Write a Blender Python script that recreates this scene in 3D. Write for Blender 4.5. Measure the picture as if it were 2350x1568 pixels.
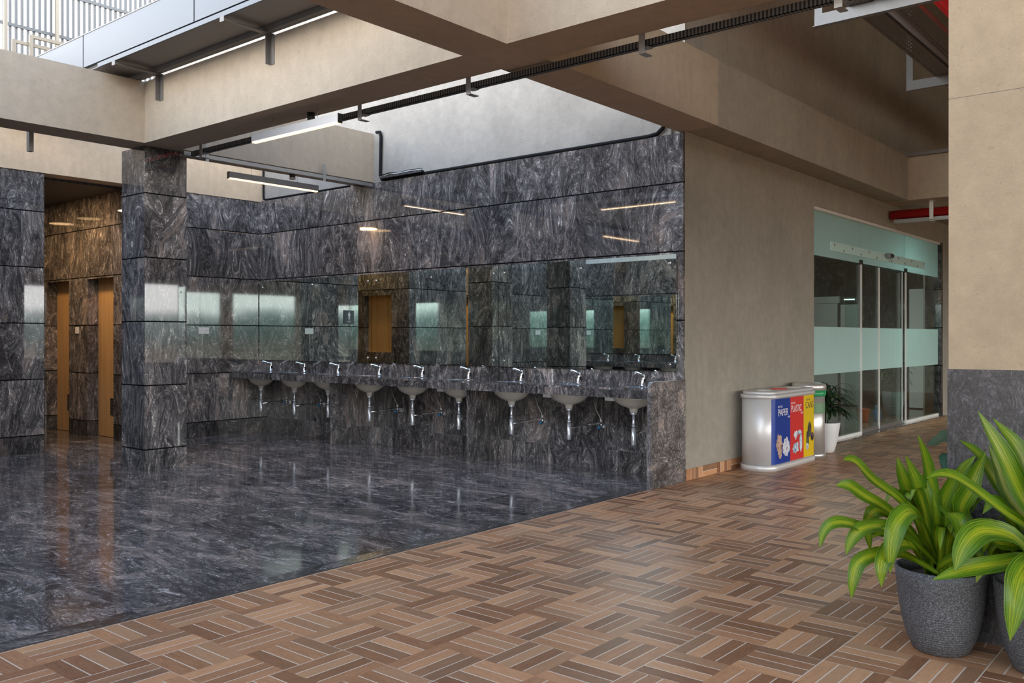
import bpy, bmesh, math, random
from mathutils import Vector, Matrix
random.seed(7)
PI = math.pi
sc = bpy.context.scene
COL = sc.collection
for o in list(bpy.data.objects):
    bpy.data.objects.remove(o)

# ------------------------------------------------------------------ camera
H = 1.3
YAW = math.radians(39.85)
cam_d = bpy.data.cameras.new('camera')
cam = bpy.data.objects.new('camera', cam_d)
COL.objects.link(cam)
cam.location = (0, 0, H)
cam.rotation_euler = (PI / 2, 0, YAW)
cam_d.sensor_width = 36
cam_d.lens = 36 * 2055 / 2350
cam_d.shift_y = -11.5 / 2350
cam_d.clip_start = 0.05
cam_d.clip_end = 400
sc.camera = cam

# ------------------------------------------------------------------ world, exposure
sc.view_settings.view_transform = 'Standard'
sc.view_settings.look = 'None'
sc.view_settings.gamma = 1
sc.view_settings.use_curve_mapping = False
sc.view_settings.exposure = EXPO = 0.0
sc.cycles.max_bounces = 10
sc.cycles.diffuse_bounces = 5
sc.cycles.glossy_bounces = 7
sc.cycles.transmission_bounces = 6
sc.cycles.caustics_reflective = False
sc.cycles.caustics_refractive = False
sc.cycles.sample_clamp_indirect = 6

world = bpy.data.worlds.new('sky')
sc.world = world
world.use_nodes = True
wn = world.node_tree
wn.nodes.clear()
w_out = wn.nodes.new('ShaderNodeOutputWorld')
w_bg = wn.nodes.new('ShaderNodeBackground')
w_tc = wn.nodes.new('ShaderNodeTexCoord')
w_sep = wn.nodes.new('ShaderNodeSeparateXYZ')
w_noise = wn.nodes.new('ShaderNodeTexNoise')
w_noise.inputs['Scale'].default_value = 14
w_noise.inputs['Detail'].default_value = 4
w_add = wn.nodes.new('ShaderNodeMath'); w_add.operation = 'MULTIPLY_ADD'
w_ramp = wn.nodes.new('ShaderNodeValToRGB')
wn.links.new(w_tc.outputs['Generated'], w_sep.inputs[0])
wn.links.new(w_tc.outputs['Generated'], w_noise.inputs['Vector'])
wn.links.new(w_noise.outputs['Fac'], w_add.inputs[0])
w_add.inputs[1].default_value = -0.03
wn.links.new(w_sep.outputs['Z'], w_add.inputs[2])
w_map = wn.nodes.new('ShaderNodeMapRange')
w_map.inputs['From Min'].default_value = -1
w_map.inputs['From Max'].default_value = 1
wn.links.new(w_add.outputs[0], w_map.inputs['Value'])
wn.links.new(w_map.outputs[0], w_ramp.inputs['Fac'])
el = w_ramp.color_ramp.elements
el[0].position = 0.0; el[0].color = (0.20, 0.17, 0.14, 1)
el[1].position = 1.0; el[1].color = (0.075, 0.110, 0.175, 1)
for p, c in ((0.484, (0.13, 0.115, 0.095)), (0.490, (0.08, 0.10, 0.09)), (0.503, (0.16, 0.22, 0.21)),
             (0.5065, (1.0, 1.0, 0.98)), (0.60, (1.0, 0.96, 0.90)), (0.70, (0.42, 0.50, 0.62)), (0.82, (0.09, 0.13, 0.20))):
    e = el.new(p); e.color = (*c, 1)
w_bg.inputs['Strength'].default_value = 11.0
wn.links.new(w_ramp.outputs['Color'], w_bg.inputs['Color'])
wn.links.new(w_bg.outputs[0], w_out.inputs['Surface'])

# ------------------------------------------------------------------ node helper
class NT:
    def __init__(s, name):
        s.m = bpy.data.materials.new(name); s.m.use_nodes = True
        s.t = s.m.node_tree; s.t.nodes.clear()
        s.out = s.t.nodes.new('ShaderNodeOutputMaterial')
        s.b = s.t.nodes.new('ShaderNodeBsdfPrincipled')
        s.t.links.new(s.b.outputs[0], s.out.inputs['Surface'])
    def n(s, typ, **kw):
        nd = s.t.nodes.new('ShaderNode' + typ)
        for k, v in kw.items(): setattr(nd, k, v)
        return nd
    def set(s, sock, v):
        if hasattr(v, 'is_linked') or isinstance(v, bpy.types.NodeSocket): s.t.links.new(v, sock)
        elif isinstance(v, (tuple, list)) and len(v) == 3 and sock.type == 'RGBA': sock.default_value = (*v, 1)
        else: sock.default_value = v
    def math(s, op, a, b=0.0, c=0.0, clamp=False):
        nd = s.n('Math', operation=op, use_clamp=clamp)
        for i, v in enumerate((a, b, c)): s.set(nd.inputs[i], v)
        return nd.outputs[0]
    def vmath(s, op, a, b=(0, 0, 0), scale=None):
        nd = s.n('VectorMath', operation=op)
        s.set(nd.inputs[0], a)
        if op == 'SCALE': s.set(nd.inputs['Scale'], scale)
        else: s.set(nd.inputs[1], b)
        return nd.outputs[0]
    def pos(s): return s.n('NewGeometry').outputs['Position']
    def sep(s, v):
        nd = s.n('SeparateXYZ'); s.set(nd.inputs[0], v); return nd.outputs
    def comb(s, x, y, z):
        nd = s.n('CombineXYZ')
        for i, v in enumerate((x, y, z)): s.set(nd.inputs[i], v)
        return nd.outputs[0]
    def noise(s, vec, scale, detail=3, rough=0.5, dist=0.0, col=False):
        nd = s.n('TexNoise'); s.set(nd.inputs['Vector'], vec)
        nd.inputs['Scale'].default_value = scale; nd.inputs['Detail'].default_value = detail
        nd.inputs['Roughness'].default_value = rough; nd.inputs['Distortion'].default_value = dist
        return nd.outputs['Color' if col else 'Fac']
    def white(s, vec, col=False):
        nd = s.n('TexWhiteNoise'); s.set(nd.inputs['Vector'], vec)
        return nd.outputs['Color' if col else 'Value']
    def ramp(s, fac, stops, interp='LINEAR'):
        nd = s.n('ValToRGB'); s.set(nd.inputs[0], fac)
        nd.color_ramp.interpolation = interp
        e = nd.color_ramp.elements
        e[0].position = stops[0][0]; e[0].color = (*stops[0][1], 1)
        e[1].position = stops[-1][0]; e[1].color = (*stops[-1][1], 1)
        for p, c in stops[1:-1]:
            x = e.new(p); x.color = (*c, 1)
        return nd.outputs[0]
    def mix(s, fac, a, b, mode='MIX'):
        nd = s.n('Mix', data_type='RGBA', blend_type=mode)
        s.set(nd.inputs[0], fac); s.set(nd.inputs[6], a); s.set(nd.inputs[7], b)
        return nd.outputs[2]
    def bump(s, h, strength=0.2, dist=0.01):
        nd = s.n('Bump'); nd.inputs['Strength'].default_value = strength
        nd.inputs['Distance'].default_value = dist; s.set(nd.inputs['Height'], h)
        s.t.links.new(nd.outputs[0], s.b.inputs['Normal'])
    def p(s, **kw):
        for k, v in kw.items(): s.set(s.b.inputs[k.replace('_', ' ')], v)
        return s.m

def simple(name, color, rough=0.5, metal=0.0, var=0.08, scale=30, emit=None, es=0.0, spec=0.5):
    t = NT(name)
    v = t.noise(t.n('TexCoord').outputs['Object'], scale, 4, 0.6)
    f = t.math('MULTIPLY_ADD', v, 2 * var, 1 - var)
    c = t.mix(1.0, (*color,), t.comb(f, f, f), 'MULTIPLY')
    t.p(Base_Color=c, Roughness=rough, Metallic=metal)
    t.b.inputs['Specular IOR Level'].default_value = spec
    if emit:
        t.set(t.b.inputs['Emission Color'], emit); t.b.inputs['Emission Strength'].default_value = es
    return t.m

ZJ = 0.6233
def granite(name, kind='wall', panel=0.93, off=0.1, rough=0.03, bright=1.85, joints=True, stretch=(1, 1, 0.42), tint=(1, 1, 1)):
    t = NT(name)
    P = t.pos(); x, y, z = t.sep(P)
    if kind == 'wall':
        h = t.math('ADD', x, y)
        zz = t.math('DIVIDE', t.math('SUBTRACT', z, 0.2), ZJ)
        zi = t.math('FLOOR', zz)
        jit = t.math('MULTIPLY', t.white(t.comb(zi, 3.1, 0.7)), panel)
        hh = t.math('DIVIDE', t.math('ADD', t.math('ADD', h, off), jit), panel)
        hi = t.math('FLOOR', hh)
    else:
        zz = t.math('DIVIDE', t.math('ADD', x, off), 0.93); zi = t.math('FLOOR', zz)
        hh = t.math('DIVIDE', t.math('ADD', y, 0.3), 1.2); hi = t.math('FLOOR', hh)
    R = t.white(t.comb(hi, zi, 1.37), col=True)
    q = t.vmath('ADD', P, t.vmath('SCALE', R, scale=17.0))
    q = t.vmath('MULTIPLY', q, stretch)
    w1 = t.vmath('SUBTRACT', t.noise(q, 1.5, 2, 0.5, col=True), (0.5, 0.5, 0.5))
    q1 = t.vmath('ADD', q, t.vmath('SCALE', w1, scale=0.9))
    w2 = t.vmath('SUBTRACT', t.noise(q1, 7.0, 2, 0.6, col=True), (0.5, 0.5, 0.5))
    q2 = t.vmath('ADD', q1, t.vmath('SCALE', w2, scale=0.17))
    n1 = t.noise(q2, 19.0, 7, 0.78)
    n2 = t.noise(q2, 3.2, 4, 0.6)
    n3 = t.noise(P, 90.0, 3, 0.8)
    rid = t.math('ABSOLUTE', t.math('SUBTRACT', t.math('FRACT', t.math('MULTIPLY_ADD', n1, 2.5, t.math('MULTIPLY', n2, 22.0))), 0.5))
    thin = t.math('POWER', t.math('MULTIPLY', rid, 2.0), 5.0)
    msk = t.math('MULTIPLY', thin, t.math('SMOOTH_MIN', t.math('MULTIPLY', t.math('SUBTRACT', n1, 0.38), 4.0), 1.0, 0.2))
    f = t.math('MULTIPLY', n1, 0.50)
    f = t.math('MULTIPLY_ADD', n2, 0.27, t.math('ADD', f, -0.045))
    f = t.math('MULTIPLY_ADD', n3, 0.24, f)
    f = t.math('MULTIPLY_ADD', msk, 0.15, t.math('ADD', f, 0.012))
    b = bright
    c = t.ramp(f, [(0.35, (0.010 * b, 0.010 * b, 0.011 * b)), (0.43, (0.028 * b, 0.028 * b, 0.030 * b)),
                   (0.49, (0.068 * b, 0.067 * b, 0.070 * b)), (0.55, (0.125 * b, 0.122 * b, 0.124 * b)),
                   (0.66, (0.46 * b, 0.445 * b, 0.43 * b))])
    pink = t.math('MULTIPLY', t.math('GREATER_THAN', n2, 0.60), 0.28)
    c = t.mix(pink, c, (0.21 * b, 0.165 * b, 0.145 * b))
    tint = (tint[0] * 1.06, tint[1] * 1.0, tint[2] * 0.95)
    rnd = t.math('MULTIPLY_ADD', t.sep(R)[0], 0.35, 0.82)
    c = t.mix(1.0, c, t.comb(t.math('MULTIPLY', rnd, tint[0]), t.math('MULTIPLY', rnd, tint[1]), t.math('MULTIPLY', rnd, tint[2])), 'MULTIPLY')
    rg = rough
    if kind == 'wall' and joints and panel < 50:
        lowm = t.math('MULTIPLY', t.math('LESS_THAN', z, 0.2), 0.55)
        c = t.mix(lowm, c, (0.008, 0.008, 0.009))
    if joints:
        if kind == 'wall':
            dz = t.math('ABSOLUTE', t.math('SUBTRACT', t.math('FRACT', t.math('ADD', zz, 0.5)), 0.5))
            lz = t.math('LESS_THAN', dz, 0.0095)
            dh = t.math('ABSOLUTE', t.math('SUBTRACT', t.math('FRACT', t.math('ADD', hh, 0.5)), 0.5))
            lh = t.math('MULTIPLY', t.math('LESS_THAN', dh, 0.0014), 0.8) if panel < 50 else 0.0
            ln = t.math('MAXIMUM', lz, lh)
            c = t.mix(ln, c, (0.004, 0.004, 0.004))
            rg = t.math('MULTIPLY_ADD', ln, 0.5, rough)
        else:
            dz = t.math('ABSOLUTE', t.math('SUBTRACT', t.math('FRACT', t.math('ADD', zz, 0.5)), 0.5))
            dh = t.math('ABSOLUTE', t.math('SUBTRACT', t.math('FRACT', t.math('ADD', hh, 0.5)), 0.5))
            ln = t.math('MAXIMUM', t.math('LESS_THAN', dz, 0.0016), t.math('LESS_THAN', dh, 0.0013))
            c = t.mix(t.math('MULTIPLY', ln, 0.8), c, (0.30, 0.29, 0.28))
            rg = t.math('MULTIPLY_ADD', n1, 0.10, rough)
    sp = 0.62
    if joints and kind == 'wall': sp = t.math('MULTIPLY_ADD', ln, -0.6, 0.62)
    t.p(Base_Color=c, Roughness=rg, Specular_IOR_Level=sp)
    return t.m

def plaster(name, color, var=0.14, streak=0.10, bumpy=0.35):
    t = NT(name); P = t.pos()
    a = t.noise(P, 1.7, 6, 0.62)
    b_ = t.noise(t.vmath('MULTIPLY', P, (9, 9, 1.1)), 1.6, 4, 0.6)
    g = t.noise(P, 160, 3, 0.7)
    f = t.math('MULTIPLY_ADD', a, 2 * var, 1 - var)
    f = t.math('MULTIPLY', f, t.math('MULTIPLY_ADD', b_, 2 * streak, 1 - streak))
    f = t.math('MULTIPLY', f, t.math('MULTIPLY', t.math('MULTIPLY_ADD', g, 0.36, 0.82), t.math('MULTIPLY_ADD', t.noise(P, 11, 5, 0.7), 0.4, 0.8)))
    c = t.mix(1.0, color, t.comb(f, f, f), 'MULTIPLY')
    st = t.math('LESS_THAN', t.noise(P, 26, 3, 0.75), 0.335)
    c = t.mix(t.math('MULTIPLY', st, 0.16), c, (0.08, 0.07, 0.06))
    t.p(Base_Color=c, Roughness=0.88)
    t.b.inputs['Specular IOR Level'].default_value = 0.25
    t.bump(t.noise(P, 60, 4, 0.7), bumpy, 0.01)
    return t.m

def wood_tile(name, base_board=False):
    t = NT(name); x, y, z = t.sep(t.pos())
    if base_board:
        u = t.math('DIVIDE', t.math('ADD', y, 0.03), 0.29); v = t.math('DIVIDE', t.math('ADD', z, 0.02), 0.26)
    else:
        u = t.math('DIVIDE', t.math('ADD', x, 3.44), 0.262); v = t.math('DIVIDE', t.math('SUBTRACT', y, 2.40), 0.29)
    bi = t.math('FLOOR', u); bj = t.math('FLOOR', v)
    fu = t.math('FRACT', u); fv = t.math('FRACT', v)
    par = t.math('PINGPONG', t.math('ADD', bi, bj), 1.0)
    inv = t.math('SUBTRACT', 1.0, par)
    a = t.math('ADD', t.math('MULTIPLY', fu, par), t.math('MULTIPLY', fv, inv))
    l = t.math('ADD', t.math('MULTIPLY', fv, par), t.math('MULTIPLY', fu, inv))
    a4 = t.math('MULTIPLY', a, 4.0)
    idx = t.math('FLOOR', a4); fa = t.math('FRACT', a4)
    rnd = t.white(t.comb(t.math('ADD', bi, t.math('MULTIPLY', idx, 7.31)), bj, idx))
    rnd2 = t.white(t.comb(bj, t.math('ADD', bi, 31.7), t.math('ADD', idx, 5.3)))
    gv = t.comb(t.math('MULTIPLY_ADD', a4, 1.6, t.math('MULTIPLY', rnd, 40)), t.math('MULTIPLY_ADD', l, 1.1, t.math('MULTIPLY', rnd2, 60)), t.math('ADD', bi, bj))
    grain = t.noise(gv, 3.2, 6, 0.68, 0.8)
    fine = t.noise(t.comb(t.math('MULTIPLY', t.math('ADD', a4, t.math('MULTIPLY', rnd, 9)), 9.0), t.math('MULTIPLY', l, 3.0), rnd2), 3.0, 4, 0.7)
    f = t.math('ADD', t.math('MULTIPLY', rnd, 0.46), t.math('ADD', t.math('MULTIPLY', grain, 0.42), t.math('MULTIPLY', fine, 0.28)))
    c = t.ramp(f, [(0.24, (0.150, 0.066, 0.031)), (0.46, (0.32, 0.150, 0.072)), (0.66, (0.52, 0.265, 0.132)), (0.90, (0.70, 0.39, 0.20))])
    gr = t.math('MULTIPLY', t.math('GREATER_THAN', rnd2, 0.72), 0.35)
    c = t.mix(gr, c, (0.27, 0.175, 0.105))
    # strip joints (pale), only between strips; tile edge every second block
    e = t.math('MINIMUM', fa, t.math('SUBTRACT', 1.0, fa))
    inner = t.math('MULTIPLY', t.math('GREATER_THAN', a, 0.12), t.math('LESS_THAN', a, 0.88))
    endm = t.math('MULTIPLY', t.math('GREATER_THAN', l, 0.015), t.math('LESS_THAN', l, 0.985))
    ln = t.math('MULTIPLY', t.math('MULTIPLY', t.math('LESS_THAN', e, 0.042), inner), endm)
    hu = t.math('ABSOLUTE', t.math('SUBTRACT', t.math('FRACT', t.math('MULTIPLY_ADD', u, 0.5, 0.5)), 0.5))
    hv = t.math('ABSOLUTE', t.math('SUBTRACT', t.math('FRACT', t.math('MULTIPLY_ADD', v, 0.5, 0.5)), 0.5))
    big = t.math('MAXIMUM', t.math('LESS_THAN', hu, 0.0048), t.math('MULTIPLY', t.math('LESS_THAN', hv, 0.0030), 0.75))
    lines = t.math('MAXIMUM', ln, big)
    c = t.mix(t.math('MULTIPLY', lines, 0.88), c, (0.76, 0.66, 0.54))
    t.p(Base_Color=c, Roughness=t.math('MULTIPLY_ADD', grain, 0.16, 0.30))
    t.b.inputs['Specular IOR Level'].default_value = 0.22
    t.bump(t.math('MULTIPLY_ADD', grain, 0.3, t.math('MULTIPLY', lines, -1.0)), 0.05, 0.003)
    return t.m

M = {}
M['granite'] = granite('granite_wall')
M['granite_col'] = granite('granite_column', panel=90.0, off=45.0)
M['granite_low'] = granite('granite_counter', joints=False, bright=1.5, rough=0.12)
M['granite_end'] = granite('granite_end_panel', joints=False, bright=2.2, stretch=(1.6, 1.6, 1.4), rough=0.35)
M['granite_floor'] = granite('granite_floor', kind='floor', rough=0.03, bright=2.0, stretch=(0.55, 1.5, 1))
M['granite_border'] = granite('granite_border', kind='floor', rough=0.16, bright=1.4, joints=False, stretch=(1.5, 0.6, 1))
M['granite_pillar'] = granite('granite_pillar', joints=False, bright=0.55, stretch=(3.4, 3.4, 1.6), rough=0.3, tint=(0.95, 1.0, 1.12))
M['granite_lobby'] = granite('granite_lobby', panel=1.25, bright=0.8)
M['plaster_warm'] = plaster('plaster_warm', (0.49, 0.41, 0.315))
M['plaster_back'] = plaster('plaster_cream', (0.72, 0.55, 0.38))
M['plaster_grey'] = plaster('plaster_grey', (0.37, 0.342, 0.288), var=0.2, streak=0.09)
M['plaster_cement'] = plaster('plaster_cement', (0.36, 0.335, 0.30), var=0.3, streak=0.05)
M['plaster_pillar'] = plaster('plaster_pillar', (0.445, 0.335, 0.215), var=0.12, streak=0.03, bumpy=0.15)
M['plaster_white'] = plaster('plaster_white', (0.8, 0.79, 0.76))
M['tile'] = wood_tile('wood_look_tile')
M['tile_base'] = wood_tile('wood_look_skirting', True)
M['black'] = simple('black_gap', (0.012, 0.012, 0.012), 0.6)
M['rubber'] = simple('black_cable', (0.012, 0.012, 0.013), 0.8, spec=0.15)
M['galv'] = simple('galvanised_steel', (0.42, 0.42, 0.41), 0.45, 0.75, 0.15, 20)
M['steel_grey'] = simple('grey_painted_steel', (0.20, 0.19, 0.18), 0.55, 0.2)
M['steel_light'] = simple('light_painted_steel', (0.24, 0.25, 0.265), 0.5, 0.2)
M['clad'] = simple('cladding_panel', (0.12, 0.135, 0.155), 0.5, 0.1, 0.06, 3)
M['clad_under'] = simple('cladding_soffit', (0.22, 0.20, 0.19), 0.6, 0.1)
M['chrome'] = simple('chrome', (0.85, 0.86, 0.88), 0.22, 1.0, 0.02)
M['pipe_chrome'] = simple('chrome_pipe', (0.80, 0.82, 0.85), 0.3, 0.7, 0.02)
M['stainless'] = simple('brushed_stainless', (0.80, 0.79, 0.77), 0.34, 0.7, 0.05, 60)
M['alu'] = simple('aluminium_body', (0.78, 0.78, 0.78), 0.40, 0.35, 0.05, 12)
M['ceramic'] = simple('ceramic', (0.62, 0.58, 0.50), 0.15)
M['white_plastic'] = simple('white_plastic', (0.82, 0.82, 0.80), 0.35, 0, 0.02)
M['black_plastic'] = simple('black_plastic', (0.02, 0.02, 0.02), 0.35)
M['blue_plastic'] = simple('blue_plastic', (0.03, 0.16, 0.32), 0.35)
M['white_paint'] = simple('white_frame_paint', (0.85, 0.84, 0.80), 0.4, 0, 0.05, 12)
M['cream_paint'] = simple('cream_rail_paint', (0.26, 0.225, 0.175), 0.5)
M['slat'] = simple('grey_slat_paint', (0.10, 0.105, 0.11), 0.6)
M['red_paint'] = simple('red_pipe_paint', (0.42, 0.012, 0.012), 0.28)
M['pipe_grey'] = simple('grey_conduit', (0.20, 0.18, 0.17), 0.45, 0.3)
M['sign'] = simple('sign_plate', (0.08, 0.09, 0.10), 0.35)
M['ink_white'] = simple('white_print', (0.85, 0.85, 0.85), 0.5, 0, 0.0)
M['ink_dark'] = simple('dark_print', (0.12, 0.10, 0.05), 0.5, 0, 0.0)
M['print_blue'] = simple('blue_print', (0.010, 0.055, 0.34), 0.22, 0, 0.05, 6)
M['print_red'] = simple('red_print', (0.72, 0.045, 0.045), 0.22, 0, 0.08, 6)
M['print_yellow'] = simple('yellow_print', (0.85, 0.60, 0.02), 0.22, 0, 0.05, 6)
M['green_plastic'] = simple('green_plastic', (0.03, 0.36, 0.13), 0.35)
M['green_mesh'] = simple('green_mesh_band', (0.16, 0.30, 0.16), 0.5, 0, 0.5, 120)
M['soil'] = simple('soil', (0.03, 0.02, 0.013), 0.95, 0, 0.4, 60)
M['white_pot'] = simple('white_pot_glaze', (0.74, 0.74, 0.73), 0.45, 0, 0.04, 8)
M['dark_leaf'] = simple('dark_palm_leaf', (0.018, 0.045, 0.014), 0.4, 0, 0.3, 10)
M['teal_leaf'] = simple('teal_leaf', (0.012, 0.07, 0.03), 0.6, 0, 0.2, 10)
M['orange_plastic'] = simple('orange_plastic', (0.50, 0.07, 0.015), 0.5)
M['dark_ceiling'] = simple('dark_metal_ceiling', (0.05, 0.045, 0.05), 0.5, 0.2)
M['emit_warm'] = simple('lamp_diffuser', (1, 0.9, 0.7), 0.5, 0, 0, 10, (1.0, 0.62, 0.33), 2.6)
M['emit_white'] = simple('lobby_lamp_diffuser', (1, 1, 1), 0.5, 0, 0, 10, (1.0, 0.96, 0.9), 3.0)
M['lamp_body'] = simple('lamp_housing', (0.30, 0.30, 0.31), 0.35, 0.5)

def mk_wood():
    t = NT('door_veneer'); o = t.pos()
    v = t.vmath('MULTIPLY', o, (22, 22, 0.8))
    n = t.noise(v, 2.2, 5, 0.6, 0.3)
    c = t.ramp(n, [(0.3, (0.46, 0.265, 0.095)), (0.5, (0.56, 0.34, 0.135)), (0.7, (0.64, 0.41, 0.18))])
    return t.p(Base_Color=c, Roughness=0.42)
M['wood'] = mk_wood()

def mk_mirror():
    t = NT('mirror_glass')
    n = t.noise(t.pos(), 1.1, 2, 0.5)
    c = t.ramp(n, [(0.2, (0.82, 0.97, 0.92)), (0.8, (0.85, 0.99, 0.95))])
    return t.p(Base_Color=c, Metallic=1.0, Roughness=0.012)
M['mirror'] = mk_mirror()

def mk_glass():
    t = NT('clear_glass')
    tr = t.n('BsdfTransparent'); tr.inputs[0].default_value = (0.80, 0.90, 0.88, 1)
    gl = t.n('BsdfGlossy'); gl.inputs['Roughness'].default_value = 0.01; gl.inputs[0].default_value = (0.95, 1, 0.98, 1)
    fr = t.n('LayerWeight'); fr.inputs[0].default_value = 0.5
    mx = t.n('MixShader')
    f = t.math('MULTIPLY_ADD', t.math('POWER', fr.outputs['Facing'], 4.5), 0.8, 0.03)
    t.set(mx.inputs[0], f); t.t.links.new(tr.outputs[0], mx.inputs[1]); t.t.links.new(gl.outputs[0], mx.inputs[2])
    t.t.links.new(mx.outputs[0], t.out.inputs['Surface'])
    return t.m
M['glass'] = mk_glass()

def mk_frost(name, col, opac, lines):
    t = NT(name); y = t.sep(t.pos())[1]
    tr = t.n('BsdfTransparent'); tr.inputs[0].default_value = (0.78, 0.92, 0.90, 1)
    mx = t.n('MixShader')
    a = t.math('MULTIPLY_ADD', t.noise(t.pos(), 3, 2), 0.03, opac)
    if lines:
        s_ = t.math('FRACT', t.math('MULTIPLY', y, 32.0))
        a = t.math('SUBTRACT', a, t.math('MULTIPLY', t.math('LESS_THAN', s_, 0.4), 0.16))
    t.p(Base_Color=col, Roughness=0.25)
    t.b.inputs['Transmission Weight'].default_value = 0.0
    tl = t.n('BsdfTranslucent'); t.set(tl.inputs[0], col)
    m2 = t.n('MixShader'); m2.inputs[0].default_value = 0.35
    t.t.links.new(t.b.outputs[0], m2.inputs[1]); t.t.links.new(tl.outputs[0], m2.inputs[2])
    t.set(mx.inputs[0], a); t.t.links.new(tr.outputs[0], mx.inputs[1]); t.t.links.new(m2.outputs[0], mx.inputs[2])
    t.t.links.new(mx.outputs[0], t.out.inputs['Surface'])
    return t.m
M['frost'] = mk_frost('frosted_film', (0.62, 0.88, 0.87), 0.93, False)
M['frost_band'] = mk_frost('frosted_band_film', (0.76, 0.97, 0.95), 0.88, True)
M['frost_bar'] = simple('pale_gear_cover', (0.60, 0.84, 0.80), 0.4, 0, 0.02)

def mk_perf():
    t = NT('perforated_steel'); x, y, z = t.sep(t.pos())
    u = t.math('MULTIPLY', x, 30.0); v = t.math('MULTIPLY', y, 13.0)
    v = t.math('ADD', v, t.math('MULTIPLY', t.math('FLOOR', u), 0.5))
    a = t.math('LESS_THAN', t.math('ABSOLUTE', t.math('SUBTRACT', t.math('FRACT', u), 0.5)), 0.17)
    b = t.math('LESS_THAN', t.math('ABSOLUTE', t.math('SUBTRACT', t.math('FRACT', v), 0.5)), 0.27)
    h = t.math('MULTIPLY', a, b)
    t.p(Base_Color=(0.17, 0.145, 0.13), Roughness=0.5, Metallic=0.3)
    tr = t.n('BsdfTransparent'); mx = t.n('MixShader')
    t.set(mx.inputs[0], h); t.t.links.new(t.b.outputs[0], mx.inputs[1]); t.t.links.new(tr.outputs[0], mx.inputs[2])
    t.t.links.new(mx.outputs[0], t.out.inputs['Surface'])
    return t.m
M['perf'] = mk_perf()

def mk_slot(name, axis):
    t = NT(name); c = t.sep(t.pos())
    u = t.math('FRACT', t.math('MULTIPLY', c[axis], 42.0))
    h = t.math('LESS_THAN', u, 0.5)
    col = t.mix(h, (0.16, 0.16, 0.155), (0.02, 0.02, 0.02))
    return t.p(Base_Color=col, Roughness=0.5, Metallic=0.3)
M['slotted'] = mk_slot('slotted_channel', 0)

def mk_ribbed():
    t = NT('linear_metal_ceiling'); c = t.sep(t.pos())
    u = t.math('FRACT', t.math('MULTIPLY', c[1], 11.0))
    col = t.mix(t.math('LESS_THAN', u, 0.14), (0.05, 0.045, 0.05), (0.005, 0.005, 0.005))
    return t.p(Base_Color=col, Roughness=0.45, Metallic=0.2)
M['ribbed'] = mk_ribbed()

def mk_pot():
    t = NT('speckled_stone_pot'); o = t.n('TexCoord').outputs['Object']
    z = t.sep(o)[2]
    sp = t.noise(o, 190, 3, 0.8)
    c = t.ramp(sp, [(0.36, (0.022, 0.024, 0.028)), (0.50, (0.075, 0.08, 0.09)), (0.66, (0.22, 0.23, 0.25))])
    rib = t.math('SINE', t.math('MULTIPLY', z, 620.0))
    low = t.math('LESS_THAN', z, 0.17)
    t.p(Base_Color=c, Roughness=0.6)
    t.bump(t.math('ADD', t.math('MULTIPLY', t.math('MULTIPLY', rib, low), 0.6), sp), 0.3, 0.004)
    return t.m
M['stone_pot'] = mk_pot()

def mk_leaf():
    t = NT('variegated_leaf')
    uv = t.n('UVMap').outputs[0]; u, v, _ = t.sep(uv)
    a = t.math('ABSOLUTE', t.math('SUBTRACT', u, 0.5))
    wob = t.noise(t.comb(t.math('MULTIPLY', u, 22.0), t.math('MULTIPLY', v, 0.5), t.math('MULTIPLY', t.sep(t.n('TexCoord').outputs['Object'])[0], 1.5)), 1.0, 4, 0.7)
    streak = t.math('MULTIPLY_ADD', wob, 1.5, t.math('MULTIPLY_ADD', a, 0.60, -0.70))
    c = t.ramp(streak, [(0.02, (0.44, 0.42, 0.02)), (0.08, (0.22, 0.32, 0.010)), (0.22, (0.125, 0.215, 0.007)), (0.38, (0.010, 0.045, 0.003))])
    obj = t.noise(t.n('TexCoord').outputs['Object'], 5, 2)
    c = t.mix(t.math('MULTIPLY', obj, 0.5), c, (0.05, 0.20, 0.008))
    t.p(Base_Color=c, Roughness=0.38, Specular_IOR_Level=0.35)
    tl = t.n('BsdfTranslucent'); t.set(tl.inputs[0], t.mix(0.35, c, (0.4, 0.5, 0.02)))
    mx = t.n('MixShader'); mx.inputs[0].default_value = 0.22
    t.t.links.new(t.b.outputs[0], mx.inputs[1]); t.t.links.new(tl.outputs[0], mx.inputs[2])
    t.t.links.new(mx.outputs[0], t.out.inputs['Surface'])
    return t.m
M['leaf'] = mk_leaf()

def mk_crumple(name, cols, scale):
    t = NT(name); o = t.n('TexCoord').outputs['Object']
    vo = t.n('TexVoronoi'); t.set(vo.inputs['Vector'], o); vo.inputs['Scale'].default_value = scale
    r = t.sep(vo.outputs['Color'])[0]
    return t.p(Base_Color=t.ramp(r, cols), Roughness=0.5)
M['pic_card'] = mk_crumple('brown_paper_print', [(0.0, (0.16, 0.08, 0.04)), (0.3, (0.45, 0.29, 0.2)), (1.0, (0.70, 0.50, 0.38))], 26)
M['pic_paper'] = mk_crumple('white_paper_print', [(0.0, (0.12, 0.13, 0.2)), (0.25, (0.6, 0.64, 0.75)), (1.0, (0.82, 0.84, 0.9))], 34)
M['pic_bottle'] = mk_crumple('bottle_print', [(0.0, (0.14, 0.25, 0.42)), (0.3, (0.5, 0.68, 0.78)), (1.0, (0.8, 0.88, 0.9))], 24)
M['pic_can'] = mk_crumple('can_print', [(0.0, (0.02, 0.02, 0.02)), (0.35, (0.05, 0.16, 0.04)), (0.6, (0.28, 0.08, 0.07)), (0.8, (0.03, 0.03, 0.12)), (1.0, (0.55, 0.5, 0.5))], 22)

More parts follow.
